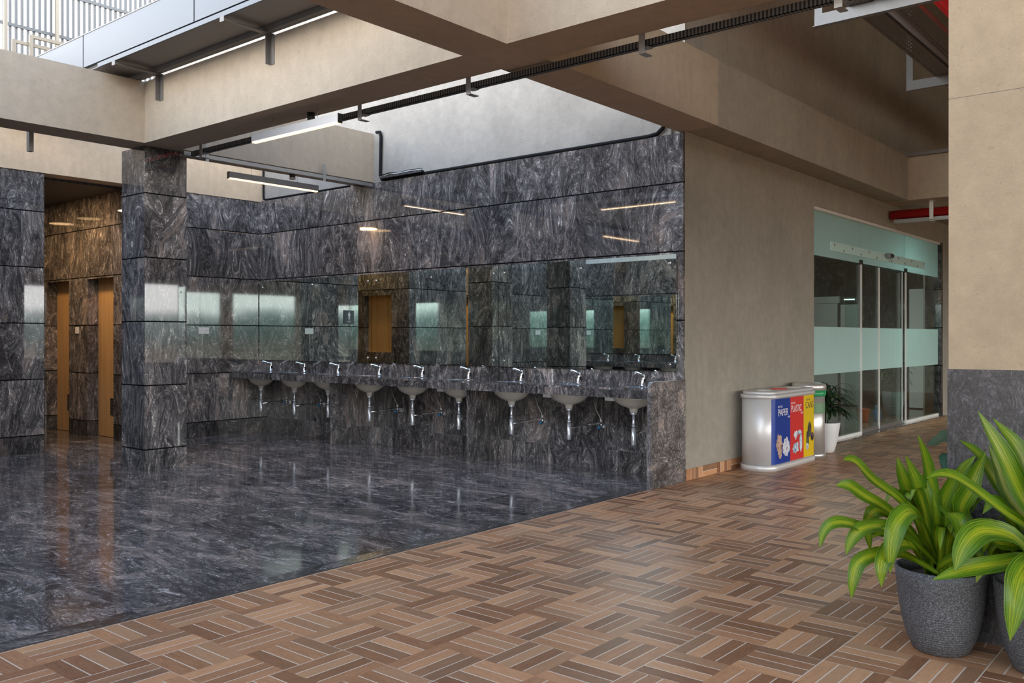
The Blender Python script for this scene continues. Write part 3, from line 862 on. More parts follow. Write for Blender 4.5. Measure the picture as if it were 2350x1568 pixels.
flat(bm, [(-0.022, 0.157), (0.022, 0.157), (0.022, 0.115), (0.014, 0.115), (0.013, 0.062), (0.002, 0.062), (0.002, 0.105), (-0.002, 0.105), (-0.002, 0.062), (-0.013, 0.062), (-0.014, 0.115), (-0.022, 0.115)], -0.0135, -0.0121)
obj('figure_symbol', bm, M['ink_white'], t, (0, 0, 0))
text_obj('lettering', 'MEN', 0.032, M['ink_white'], t, (0, -0.0128, 0.022), (PI / 2, 0, 0), align='CENTER')
t = thing('wall_switch', 'white switch box at the left edge of the tan pillar', 'switch', (PX0 - 0.004, 4.40, 1.20))
bm = newbm(); bx(bm, -0.028, 0.0, -0.06, 0.06, -0.04, 0.09, 0.012, 3)
for v in bm.verts: v.co.x += 0.003
obj('switch_body', bm, M['white_plastic'], t, (0, 0, 0))
bm = newbm(); bx(bm, -0.029, -0.024, -0.03, 0.03, 0.0, 0.05); obj('rocker', bm, M['white_plastic'], t, (0, 0, 0))

# ------------------------------------------------------------------ cables and channels along the mirror wall
bm = newbm()
pts = [(-10.40, 7.184, 3.62), (-10.40, 7.184, 3.20), (-10.385, 7.184, 3.165), (-10.34, 7.184, 3.155), (-8.6, 7.184, 3.152)]
tube(bm, pts, 0.013, 8)
tag(obj('black_conduit', bm, M['rubber']), 'black conduit turning the corner above the dark end wall', 'conduit')
bm = newbm()
pts = [(-8.10, 7.176, 3.74), (-8.04, 7.176, 3.735), (-8.02, 7.176, 3.68), (-8.03, 7.176, 3.22), (-8.0, 7.176, 3.165), (-7.9, 7.176, 3.156), (-4.35, 7.176, 3.152), (-4.25, 7.176, 3.165), (-4.19, 7.176, 3.21), (-4.17, 7.176, 3.28), (-4.17, 7.176, 3.6)]
tube(bm, pts, 0.019, 8)
tag(obj('black_cable', bm, M['rubber']), 'long black cable lying on top of the granite above the mirrors', 'cable')
bm = newbm(); tube(bm, [(-4.10, 7.182, 3.14), (-4.10, 7.182, 3.9)], 0.012, 8)
tag(obj('thin_conduit', bm, M['galv']), 'thin steel conduit beside the beam end above the granite corner', 'conduit')
t = thing('wall_channel', 'short slotted channel with loose cables above the granite beside the beam end', 'cable channel', (-7.62, 7.14, 3.165))
bm = newbm(); bx(bm, -0.34, 0.34, -0.025, 0.025, 0, 0.02); obj('channel', bm, M['slotted'], t, (0, 0, 0))
for k in range(3):
    bm = newbm(); z = 0.024 + k * 0.009
    tube(bm, [(-0.36, -0.012 * k, z - .01), (-0.22, 0.012 - k * .01, z + .01), (-0.05, -0.01 + k * .01, z), (0.12, 0.01, z + 0.008), (0.33, 0, z)], 0.006, 7)
    obj('cable', bm, M['white_plastic' if k == 1 else 'rubber'], t, (0, 0, 0))

def hanger(parent, x, y, s=1):
    bm = newbm()
    bx(bm, x - 0.022, x + 0.022, y, y + 0.004, -0.085, 0.10)
    bx(bm, x - 0.022, x + 0.022, y, y + 0.09, -0.089, -0.085)
    bx(bm, x - 0.03, x + 0.03, y + 0.02, y + 0.085, -0.045, -0.041)
    return obj('hanger_bracket', bm, M['galv'], parent, (0, 0, 0))
t = thing('cable_tray', 'slotted steel cable tray running right along the long beam to the top of the photo', 'cable tray', (-4.9, 4.712, 3.12))
bm = newbm(); bx(bm, -3.2, 3.5, 0.045, 0.085, -0.038, -0.034); bx(bm, -3.2, 3.5, 0.045, 0.048, -0.038, 0.008); bx(bm, -3.2, 3.5, 0.082, 0.085, -0.038, 0.008)
obj('channel', bm, M['slotted'], t, (0, 0, 0))
for x in (-2.95, -0.62, 0.56, 2.0, 3.2): hanger(t, x, 0.0)
for k in range(2):
    bm = newbm(); n = 16
    tube(bm, [(-3.15 + 6.6 * j / n, 0.06 + 0.008 * k + 0.004 * math.sin(j * 1.7 + k), -0.020 + 0.010 * k + .003 * math.sin(j * 2.3)) for j in range(n + 1)], 0.006, 6)
    obj('cable', bm, M['rubber'], t, (0, 0, 0))
t = thing('cable_tray', 'galvanised channel fixed along the beam end beside the mirror wall', 'cable tray', (-8.148, 5.9, 3.09))
bm = newbm(); bx(bm, -0.022, 0.022, -1.20, 1.24, 0, 0.038); obj('channel', bm, M['galv'], t, (0, 0, 0))
for y in (-0.95, 0.52):
    bm = newbm(); bx(bm, 0.0225, 0.027, y - 0.018, y + 0.018, -0.03, 0.16); bx(bm, -0.025, 0.0265, y - 0.018, y + 0.018, -0.012, -0.002)
    obj('hanger_bracket', bm, M['galv'], t, (0, 0, 0))
def dome(loc, label):
    t = thing('ceiling_sensor', label, 'ceiling sensor', loc, group='sensors under the beams')
    bm = newbm(); lathe(bm, [(0.032, 0), (0.032, -0.055), (0.028, -0.06)], 18); obj('sensor_body', bm, M['black_plastic'], t, (0, 0, 0))
    bm = newbm(); lathe(bm, [(0.030, -0.0605), (0.036, -0.066), (0.036, -0.076), (0.02, -0.084)], 18); obj('sensor_lens', bm, M['white_plastic'], t, (0, 0, 0))
dome((-6.02, 4.62, 3.149), 'black cylindrical sensor with pale lens above the silver pendant light')
dome((-8.35, 6.15, 3.149), 'black cylindrical sensor above the dark pendant light')
bm = newbm(); bx(bm, -8.60, -8.545, 3.42, 3.46, 2.98, 3.32); tag(obj('steel_hanger', bm, M['steel_grey']), 'short steel angle hanging behind the left beam', 'hanger')

# ------------------------------------------------------------------ metal clad duct over the beams
t = thing('overhead_duct', 'pale metal clad duct running above the beams to the louvred opening', 'duct', (-7.0, 3.9, 3.775))
xs = [-3.4, -1.49, 0.44, 2.32]
for a, b in zip(xs, xs[1:]):
    obj('side_panel', B(a + 0.008, b - 0.008, -0.02, 0.0, 0.052, 0.355), M['clad'], t, (0, 0, 0))
obj('lower_flange', B(-1.20, 2.32, -0.022, -0.002, 0.0, 0.038), M['clad'], t, (0, 0, 0))
obj('top_edge', B(-3.4, 2.32, -0.024, 0.38, 0.355, 0.366), M['steel_grey'], t, (0, 0, 0))
obj('bottom_panel', B(-3.4, 2.32, 0.0, 0.34, 0.012, 0.020), M['clad_under'], t, (0, 0, 0))
obj('back_panel', B(-3.4, 2.32, 0.34, 0.36, 0.012, 0.355), M['clad_under'], t, (0, 0, 0))
obj('inner_face', B(-3.4, 2.32, 0.0005, 0.012, 0.021, 0.354), M['black'], t, (0, 0, 0))
obj('edge_angle', B(-1.6, 2.32, 0.34, 0.40, -0.031, 0.0115), M['steel_grey'], t, (0, 0, 0))
def lbracket(x, label):
    t = thing('duct_bracket', label, 'bracket', (x, 4.3195, 3.50), group='angle brackets holding the duct')
    obj('upright', B(-0.028, 0.028, -0.006, 0, 0, 0.235), M['steel_grey'], t, (0, 0, 0))
    obj('upright_flange', B(-0.028, -0.022, -0.05, -0.0061, 0, 0.235), M['steel_grey'], t, (0, 0, 0))
    obj('arm', B(-0.028, 0.028, -0.455, 0, 0.236, 0.242), M['steel_grey'], t, (0, 0, 0))
    obj('arm_flange', B(-0.028, -0.022, -0.455, -0.085, 0.2425, 0.262), M['steel_grey'], t, (0, 0, 0))
    obj('arm_lip', B(-0.028, 0.028, -0.461, -0.4555, 0.225, 0.262), M['steel_grey'], t, (0, 0, 0))
lbracket(-7.86, 'grey angle bracket under the duct near the granite column')
lbracket(-6.13, 'grey angle bracket under the duct in the middle of the long beam')

# ------------------------------------------------------------------ louvre screen and rails
LXX = -15.0
t = thing('louvre_screen', 'vertical grey louvre slats in front of bright white sky, top left', 'louvre screen', (LXX, 7.0, 4.0))
bm = newbm()
for k in range(62):
    y = -3.6 + k * 0.0885
    bx(bm, -0.02, 0.02, y, y + 0.036, 0.1, 5.6)
obj('louvre_slats', bm, M['slat'], t, (0, 0, 0))
for z in (0.75, 1.45, 2.15, 2.85, 3.55):
    obj('louvre_rail', B(0.021, 0.05, -3.6, 1.9, z, z + 0.05), M['slat'], t, (0, 0, 0))
for y in (-0.63, 2.0):
    obj('louvre_post', B(0.055, 0.12, y, y + 0.05, 0.1, 5.6), M['cream_paint'], t, (0, 0, 0))
def railf(y0, y1, z0, z1, label):
    t = thing('cream_frame', label, 'frame', (-13.0 + (0.06 if z1 > 5.4 else 0) , y0, 4.1005), group='cream rails below the louvres')
    w = 0.045
    obj('upright', B(-w / 2, w / 2, 0, w, 0, z1 - 4.1), M['cream_paint'], t, (0, 0, 0))
    obj('upright', B(-w / 2, w / 2, y1 - y0 - w, y1 - y0, 0, z1 - 4.1), M['cream_paint'], t, (0, 0, 0))
    obj('top_rail', B(-w / 2, w / 2, w + .0005, y1 - y0 - w - .0005, z1 - 4.1 - w, z1 - 4.1), M['cream_paint'], t, (0, 0, 0))
railf(5.18, 5.67, 4.1, 5.44, 'taller cream rectangular rail frame below the louvres')
railf(4.98, 5.47, 4.1, 5.34, 'lower cream rectangular rail frame below the louvres')
railf(4.55, 4.90, 4.1, 6.2, 'tall cream frame at the left edge of the louvres')

# ------------------------------------------------------------------ glass entrance
gx = XC - 0.06
w1 = thing('window_1', 'frosted and clear glass shopfront of the lift lobby', 'glass partition', (gx, GY0, 0))
w1['kind'] = 'structure'
ys = [0.03, 11.97 - GY0, 13.905 - GY0, GY1 - 0.09 - GY0]
def gp(name, y0, y1, z0, z1, mat, x=0.0, th=0.006, parent=w1):
    return obj(name, B(x - th, x + th, y0, y1, z0, z1), M[mat], parent, (0, 0, 0))
gp('top_frame', 0.0, GY1 - GY0 - 0.0895, 2.795, GZ - 0.0005, 'white_paint', th=0.045)
gp('side_frame', 0.0005, 0.025, 0.0, 2.794, 'white_paint', th=0.03)
gp('sill_frame', 0.026, ys[1] - 0.006, 0.0, 0.05, 'white_paint', th=0.02)
gp('sill_frame', ys[2] + 0.006, ys[3] - 0.0005, 0.0, 0.05, 'white_paint', th=0.02)
for a, b in ((ys[0], ys[1]), (ys[1], ys[2]), (ys[2], ys[3])):
    gp('transom_pane', a + 0.004, b - 0.004, 2.265, 2.794, 'frost')
for a, b in ((ys[0], ys[1]), (ys[2], ys[3])):
    gp('fixed_pane', a + 0.004, b - 0.008, 0.051, 2.26, 'glass')
    gp('frosted_band', a + 0.006, b - 0.010, 0.845, 1.416, 'frost_band', x=0.009, th=0.0015)
for y in (ys[1], ys[2]):
    gp('glass_fin_edge', y - 0.006, y + 0.006, 0.0, 2.26, 'white_paint', x=0.02, th=0.012)
    gp('glass_fin', y - 0.006, y + 0.006, 0.0, 2.79, 'glass', x=-0.10, th=0.09)
    gp('patch_fitting', y - 0.035, y + 0.035, 2.245, 2.305, 'black_plastic', x=0.02, th=0.014)
gp('gear_cover', 10.9 - GY0, 14.9 - GY0, 2.35, 2.462, 'frost_bar', x=0.016, th=0.008)
for k in range(13):
    bm = newbm(); yy = 11.0 - GY0 + k * 0.317; zz = 2.43 if k % 2 == 0 else 2.375
    tube(bm, [(0.0245, yy, zz), (0.032, yy, zz)], 0.014, 12)
    obj('cover_bolt', bm, M['galv'], w1, (0, 0, 0))
for i, (a, b, x) in enumerate(((11.985, 12.815, -0.035), (12.835, 13.885, -0.035))):
    d = thing('door_%d' % (i + 1), 'sliding clear glass door leaf with frosted band', 'glass door', (gx + x, a, 0))
    d['kind'] = 'structure'
    gp('door_pane', 0, b - a, 0.06, 2.26, 'glass', parent=d)
    gp('frosted_band', 0.002, b - a - 0.002, 0.845, 1.416, 'frost_band', x=0.009, th=0.0015, parent=d)
    gp('bottom_rail', 0, b - a, 0.012, 0.059, 'pipe_grey', th=0.014, parent=d)
    e = b - a if i == 0 else 0
    gp('edge_profile', e - 0.008 + (0.0 if i == 0 else -0.0), e + 0.008, 0.02, 2.26, 'white_paint', x=0.011, th=0.008, parent=d)
    if i == 1: gp('edge_profile', b - a - 0.008, b - a + 0.006, 0.02, 2.26, 'white_paint', x=0.011, th=0.006, parent=d)
struct('trim_4', B(XC - 0.22, XC + 0.03, GY0, GY1, -0.1, 0.012), M['granite_low'])
t = thing('door_sensor', 'small silver and black motion sensor on the glass above the doors', 'sensor', (XC - 0.028, 13.02, 2.395))
obj('sensor_housing', B(0, 0.06, -0.07, 0.07, 0, 0.07, 0.01), M['steel_light'], t, (0, 0, 0))
obj('sensor_eye', B(0.0605, 0.075, -0.055, 0.055, 0.01, 0.055, 0.005), M['black_plastic'], t, (0, 0, 0))

# lobby contents
t = thing('elevator', 'stainless steel lift doors seen through the glass', 'elevator', (-6.5, 16.999, 0))
obj('door_panel', B(-0.50, -0.16, -0.02, 0, 0.02, 1.93), M['stainless'], t, (0, 0, 0))
obj('door_panel', B(-0.155, 0.36, -0.02, 0, 0.02, 1.93), M['stainless'], t, (0, 0, 0))
obj('door_frame', B(-0.55, 0.40, -0.03, -0.0, 1.935, 2.06), M['stainless'], t, (0, 0, 0))
obj('side_panel', B(0.42, 0.75, -0.02, 0, 0.02, 1.90), M['stainless'], t, (0, 0, 0))
obj('floor_display', B(0.46, 0.72, -0.03, -0.0, 1.95, 2.04), M['sign'], t, (0, 0, 0))
obj('display_digits', B(0.49, 0.69, -0.034, -0.031, 1.985, 2.005), M['emit_white'], t, (0, 0, 0))
o = struct('door_3', B(-4.84, -4.42, 16.96, 16.999, 0.02, 2.15), M['white_plastic'], 'plain white door at the back of the lobby', 'door')
t = thing('lobby_light', 'white linear ceiling light inside the lobby', 'ceiling light', (-5.6, 14.2, 2.96))
obj('light_housing', B(-0.9, 0.9, -0.06, 0.06, 0.0, 0.04), M['white_plastic'], t, (0, 0, 0))
obj('diffuser', B(-0.88, 0.88, -0.05, 0.05, -0.012, -0.0005), M['emit_white'], t, (0, 0, 0))
a = area('lobby_lamp', (-5.6, 14.2, 2.93), 1.7, 0.1, 70, (1, 0.97, 0.92))
t = thing('storage_bucket', 'orange bucket on the lobby floor behind the glass door', 'bucket', (-4.62, 13.85, 0))
obj('bucket_body', lathe(newbm(), [(0.075, 0), (0.095, 0.19), (0.10, 0.20), (0.09, 0.19), (0.07, 0.01)], 20, cap=True), M['orange_plastic'], t, (0, 0, 0))
t = thing('water_bottle', 'blue bottle on the lobby floor behind the glass door', 'bottle', (-4.50, 14.12, 0))
obj('bottle_body', lathe(newbm(), [(0.055, 0), (0.058, 0.15), (0.03, 0.19), (0.03, 0.21)], 18), M['blue_plastic'], t, (0, 0, 0))
obj('bottle_cap', lathe(newbm(), [(0.035, 0.211), (0.035, 0.24)], 14), M['blue_plastic'], t, (0, 0, 0))

# ------------------------------------------------------------------ pipes and trays, top right
t = thing('red_pipe', 'red fire pipe under the far beam with white clamp', 'pipe', (-3.95, 13.0, 2.99))
bm = newbm(); tube(bm, [(0, 0, 0), (9, 0, 0)], 0.066, 20); obj('pipe', bm, M['red_paint'], t, (0, 0, 0))
obj('support_channel', B(0.05, 9, -0.045, 0.02, -0.115, -0.067), M['galv'], t, (0, 0, 0))
bm = newbm(); bx(bm, 0.52, 0.57, -0.075, -0.069, -0.10, 0.15); bx(bm, 0.52, 0.57, -0.075, 0.03, -0.122, -0.116); bx(bm, 0.52, 0.57, -0.068, 0.03, 0.1515, 0.158)
obj('pipe_clamp', bm, M['white_paint'], t, (0, 0, 0))
ZR = 4.1
def trapeze(y, label):
    t = thing('trapeze_bracket', label, 'bracket', (-3.08, y, ZR), group='steel trapeze brackets under the slab')
    obj('crossbar', B(0, 2.2, -0.004, 0.0, 0.0, 0.10), M['steel_light'], t, (0, 0, 0))
    obj('crossbar_flange', B(-0.015, 2.2, -0.010, 0.05, -0.006, -0.0005), M['steel_light'], t, (0, 0, 0))
    obj('crossbar_top', B(0, 2.2, 0.0005, 0.05, 0.094, 0.10), M['steel_light'], t, (0, 0, 0))
    for x in (-0.02, 2.14):
        obj('hanger_post', B(x, x + 0.07, 0.0505, 0.056, 0.0, 1.4995), M['steel_light'], t, (0, 0, 0))
        obj('post_flange', B(x, x + 0.006, 0.0565, 0.11, 0.0, 1.4995), M['steel_light'], t, (0, 0, 0))
trapeze(7.95, 'nearer pale steel trapeze bracket at the top edge of the photo')
trapeze(10.70, 'further steel trapeze bracket behind the tan pillar edge')
def ptray(x0, x1, y0, y1, z, label):
    t = thing('perforated_tray', label, 'cable tray', ((x0 + x1) / 2, y0, z), group='perforated trays on the trapeze brackets')
    hw = (x1 - x0) / 2
    obj('tray_base', B(-hw, hw, 0, y1 - y0, 0, 0.003), M['perf'], t, (0, 0, 0))
    obj('tray_side', B(-hw, -hw + 0.003, 0, y1 - y0, 0.0035, 0.05), M['pipe_grey'], t, (0, 0, 0))
    obj('tray_side', B(hw - 0.003, hw, 0, y1 - y0, 0.0035, 0.05), M['pipe_grey'], t, (0, 0, 0))
ptray(-2.78, -2.59, 7.8, 16, ZR + 0.102, 'perforated tray nearest the corridor wall')
ptray(-2.48, -2.30, 7.8, 16, ZR + 0.102, 'perforated tray beside the large red pipe')
bm = newbm(); tube(bm, [(-2.535, 7.7, ZR + 0.143), (-2.535, 16.0, ZR + 0.143)], 0.042, 16)
tag(obj('grey_pipe', bm, M['pipe_grey']), 'dull brown grey pipe between the perforated trays', 'pipe')
bm = newbm(); tube(bm, [(-2.10, 7.7, ZR + 0.252), (-2.10, 16.0, ZR + 0.252)], 0.15, 24)
tag(obj('large_red_pipe', bm, M['red_paint']), 'large glossy red pipe running overhead at the top right', 'pipe')

# ------------------------------------------------------------------ recycling bin
def rrect(x0, x1, y0, y1, r, n=10):
    pts = []
    for cx, cy, a0 in ((x1 - r, y0 + r, -PI / 2), (x1 - r, y1 - r, 0), (x0 + r, y1 - r, PI / 2), (x0 + r, y0 + r, PI)):
        for k in range(n + 1):
            a = a0 + k * PI / 2 / n
            pts.append((cx + r * math.cos(a), cy + r * math.sin(a)))
    return pts
bc = (-3.755, 8.74)
t = thing('recycling_bin', 'silver recycling bin with blue, red and yellow panels against the wall', 'recycling bin', (bc[0], bc[1], 0))
hx, hy = 0.185, 0.62
obj('base_plinth', prism(newbm(), rrect(-hx + .0, hx, -hy, hy, 0.165), 0.0, 0.055, True), M['alu'], t, (0, 0, 0))
obj('body', prism(newbm(), rrect(-hx + .012, hx - .012, -hy + .012, hy - .012, 0.155), 0.0555, 0.70, True), M['alu'], t, (0, 0, 0))
bm = prism(newbm(), rrect(-hx, hx, -hy, hy, 0.165), 0.7005, 0.735, True)
obj('lid_rim', bm, M['alu'], t, (0, 0, 0))
bm = prism(newbm(), rrect(-hx + .02, hx - .02, -hy + .02, hy - .02, 0.150), 0.7355, 0.765, True)
lid = obj('lid', bm, M['alu'], t, (0, 0, 0))
for k, m_ in enumerate(('print_blue', 'print_red', 'print_yellow')):
    bm = newbm(); lathe(bm, [(0.085, 0.7655), (0.085, 0.770), (0.065, 0.770), (0.065, 0.7657)], 24, 1.0, 1.25, (0, -0.36 + 0.36 * k), cap=False)
    lathe(bm, [(0.064, 0.7656), (0.064, 0.7659)], 24, 1.0, 1.25, (0, -0.36 + 0.36 * k))
    obj('slot_ring', bm, M['alu' if k != 1 else 'print_red'], lid, (0, 0, 0))
# wrapped printed panels following the outline
def outline_at(yl):  # local x of the body surface at local y (front side)
    r = 0.155; xx = hx - .012; yy = hy - .012
    if yl < -yy + r:
        d = (-yy + r) - yl; return xx - r + math.sqrt(max(r * r - d * d, 0))
    if yl > yy - r:
        d = yl - (yy - r); return xx - r + math.sqrt(max(r * r - d * d, 0))
    return xx
def panel(y0, y1, mat, nm):
    bm = newbm(); n = 48; rows = []
    for k in range(n + 1):
        yl = y0 + (y1 - y0) * k / n; x = outline_at(yl)
        rows.append([bm.verts.new((x + e, yl, z)) for e, z in ((0.0025, 0.062), (0.0025, 0.695), (-0.003, 0.695), (-0.003, 0.062))])
    for a, b in zip(rows, rows[1:]):
        for j in range(4):
            f = bm.faces.new((a[j], b[j], b[(j + 1) % 4], a[(j + 1) % 4]))
    bm.faces.new(rows[0][::-1]); bm.faces.new(rows[-1])
    return obj(nm, bm, M[mat], t, (0, 0, 0))
YPN = (-0.530, -0.135, 0.205, 0.50)
pb = panel(YPN[0], YPN[1], 'print_blue', 'blue_panel')
pr = panel(YPN[1], YPN[2], 'print_red', 'red_panel')
py = panel(YPN[2], YPN[3], 'print_yellow', 'yellow_panel')
xf = hx - .012 + 0.0032
def lab(par, s, size, y, z, mat, sx):
    return text_obj('lettering', s, size, mat, par, (xf, y, z), (PI / 2, 0, PI / 2), sx, 0.0004)
lab(pb, 'PAPER', 0.098, -0.435, 0.525, M['ink_white'], 0.92)
lab(pb, 'RECYCLE', 0.026, -0.43, 0.607, M['ink_white'], 1.0)
lab(pb, 'HERE', 0.026, -0.20, 0.497, M['ink_white'], 1.0)
lab(pr, 'PLASTIC', 0.098, -0.115, 0.545, M['ink_white'], 0.74)
lab(pr, 'RECYCLE', 0.026, -0.115, 0.625, M['ink_white'], 1.0)
lab(pr, 'HERE', 0.026, 0.13, 0.515, M['ink_white'], 1.0)
lab(py, 'CANS', 0.098, 0.250, 0.560, M['ink_dark'], 0.84)
lab(py, 'RECYCLE', 0.026, 0.275, 0.640, M['ink_dark'], 1.0)
def blob(par, nm, y, z, ry, rz_, mat, seed, spike=0.25, n=26, x=xf):
    rnd = random.Random(seed); bm = newbm()
    pts = []
    for k in range(n):
        a = 2 * PI * k / n; rr = 1 - spike * rnd.random()
        pts.append((y + ry * rr * math.cos(a), z + rz_ * rr * math.sin(a)))
    c = bm.verts.new((x + 0.0012, y, z)); vs = [bm.verts.new((x, a, b)) for a, b in pts]
    for k in range(n): bm.faces.new((c, vs[k], vs[(k + 1) % n]))
    bm.faces.new(vs[::-1])
    return obj(nm, bm, M[mat], par, (0, 0, 0))
blob(pb, 'paper_picture', -0.40, 0.255, 0.085, 0.115, 'pic_card', 1, 0.4)
blob(pb, 'paper_picture', -0.385, 0.165, 0.06, 0.06, 'pic_card', 2, 0.4)
blob(pb, 'paper_picture', -0.24, 0.21, 0.098, 0.105, 'pic_paper', 3, 0.3, x=xf + .0004)
blob(pr, 'bottle_picture', 0.0, 0.31, 0.05, 0.055, 'pic_bottle', 4, 0.4)
blob(pr, 'bottle_picture', 0.10, 0.33, 0.06, 0.03, 'pic_bottle', 5, 0.3)
blob(pr, 'bottle_picture', 0.0, 0.18, 0.10, 0.07, 'pic_bottle', 6, 0.45)
blob(pr, 'bottle_picture', 0.13, 0.22, 0.038, 0.105, 'pic_bottle', 7, 0.25)
blob(py, 'can_picture', 0.36, 0.34, 0.055, 0.09, 'pic_can', 8, 0.15, 10)
blob(py, 'can_picture', 0.31, 0.24, 0.045, 0.10, 'pic_can', 9, 0.2, 12, x=xf + .0004)
blob(py, 'can_picture', 0.43, 0.26, 0.05, 0.05, 'pic_can', 10, 0.2, 12, x=xf + .0006)
blob(py, 'can_picture', 0.30, 0.17, 0.035, 0.04, 'pic_paper', 11, 0.05, 16, x=xf + .0008)

t = thing('litter_bin', 'tall round stainless steel litter bin with green band behind the recycling bin', 'litter bin', (-3.765, 9.555, 0))
obj('base_ring', lathe(newbm(), [(0.172, 0), (0.172, 0.045)], 32), M['stainless'], t, (0, 0, 0))
obj('body', lathe(newbm(), [(0.165, 0.046), (0.165, 0.655)], 32), M['stainless'], t, (0, 0, 0))
obj('green_band', lathe(newbm(), [(0.167, 0.47), (0.167, 0.585)], 32, cap=False), M['green_mesh'], t, (0, 0, 0))
obj('green_liner', lathe(newbm(), [(0.168, 0.6555), (0.177, 0.67), (0.179, 0.72)], 32), M['green_plastic'], t, (0, 0, 0))
obj('dome_lid', lathe(newbm(), [(0.180, 0.7205), (0.180, 0.765), (0.172, 0.785), (0.12, 0.80), (0.03, 0.805)], 32), M['stainless'], t, (0, 0, 0))

# ------------------------------------------------------------------ plants
def leaf_mesh(bm, pts, width, fold=0.25, twist=0.0, uvl=None, up=Vector((0, 0, 1)), prof=None, n=16, side=None):
    P = [Vector(p) for p in pts]
    P = [P[0] * 2 - P[1]] + P + [P[-1] * 2 - P[-2]]
    samp = []
    segs = len(P) - 3
    for s in range(n + 1):
        g = s / n * segs; i = min(int(g), segs - 1); u = g - i
        a, b, c, d = P[i], P[i + 1], P[i + 2], P[i + 3]
        samp.append(0.5 * ((2 * b) + (c - a) * u + (2 * a - 5 * b + 4 * c - d) * u * u + (3 * b - a - 3 * c + d) * u ** 3))
    rows = []
    last = None
    for s, p in enumerate(samp):
        v = s / n
        d = (samp[min(s + 1, n)] - samp[max(s - 1, 0)]).normalized()
        sd = d.cross(up)
        if side is not None: sd = side - d * side.dot(d)
        if sd.length < 1e-3: sd = last or Vector((1, 0, 0))
        sd.normalize()
        if last is not None and sd.dot(last) < 0: sd = -sd
        last = sd
        sd = (Matrix.Rotation(twist * v, 3, d) @ sd)
        nn = sd.cross(d).normalized()
        w = 1.08 * width * (0.26 + 0.74 * math.sin(min(v * 1.6, 1) * PI / 2)) * (1 - max(0, (v - 0.5) / 0.5) ** 2.4)
        w = max(w, 0.0006)
        row = []
        for k in range(5):
            q = (k - 2) / 2; wv = 0.05 * w * math.sin(v * 17 + q * 2)
            row.append(bm.verts.new(p + sd * (w * 0.5 * q) + nn * (abs(q) * w * fold * 0.5 + wv * q)))
        rows.append(row)
    for s in range(n):
        for k in range(4):
            f = bm.faces.new((rows[s][k], rows[s][k + 1], rows[s + 1][k + 1], rows[s + 1][k])); f.smooth = True
            if uvl is not None:
                for l, (uu, vv) in zip(f.loops, ((k / 4, s / n), ((k + 1) / 4, s / n), ((k + 1) / 4, (s + 1) / n), (k / 4, (s + 1) / n))):
                    l[uvl].uv = (uu, vv * 3)
cy_, sy_ = math.cos(YAW), math.sin(YAW)
def at(u, v, w):   # point seen at pixel (u, v) at viewing depth w (metres)
    r = (u - 1175) / 2055 * w
    return Vector((r * cy_ - w * sy_, r * sy_ + w * cy_, H + (772.5 - v) / 2055 * w))

def stone_pot(t):
    prof = [(0.098, 0.0), (0.112, 0.012), (0.136, 0.07), (0.154, 0.14), (0.166, 0.22), (0.174, 0.30), (0.177, 0.342), (0.170, 0.345), (0.162, 0.338), (0.158, 0.30), (0.150, 0.24)]
    obj('pot', lathe(newbm(), prof, 48), M['stone_pot'], t, (0, 0, 0))
    obj('soil', lathe(newbm(), [(0.156, 0.285), (0.157, 0.30), (0.05, 0.31)], 32), M['soil'], t, (0, 0, 0))

def make_plant(center, label, specs, rnd_n, seed, avoid=None):
    t = thing('potted_plant', label, 'potted plant', center)
    stone_pot(t)
    C0 = Vector(center); rnd = random.Random(seed)
    bm = newbm(); uvl = bm.loops.layers.uv.new('UVMap')
    view = Vector((-sy_, cy_, 0)); right = Vector((cy_, sy_, 0))
    for pts, w, tw in specs:
        base = Vector((rnd.uniform(-0.05, 0.05), rnd.uniform(-0.05, 0.05), 0.30))
        P = [base] + [at(*p) - C0 for p in pts]
        leaf_mesh(bm, P, w, 0.28, tw, uvl, up=(Vector((0, 0, 0.55)) - view * 0.75).normalized())
    for k in range(rnd_n):
        a = rnd.uniform(0, 2 * PI)
        if avoid and avoid(a): continue
        L = rnd.uniform(0.26, 0.5); lean = rnd.uniform(0.15, 0.75)
        dx, dy = math.cos(a), math.sin(a)
        b = Vector((dx * 0.05, dy * 0.05, 0.30))
        P = [b, b + Vector((dx * L * lean * 0.35, dy * L * lean * 0.35, L * 0.5)), b + Vector((dx * L * lean * 0.8, dy * L * lean * 0.8, L * (0.8 - 0.2 * lean))), b + Vector((dx * L * lean * 1.15, dy * L * lean * 1.15, L * (0.85 - 0.75 * lean)))]
        leaf_mesh(bm, P, rnd.uniform(0.04, 0.062), 0.28, rnd.uniform(-0.4, 0.4), uvl)
    obj('foliage', bm, M['leaf'], t, (0, 0, 0))
    return t
D = 3.72
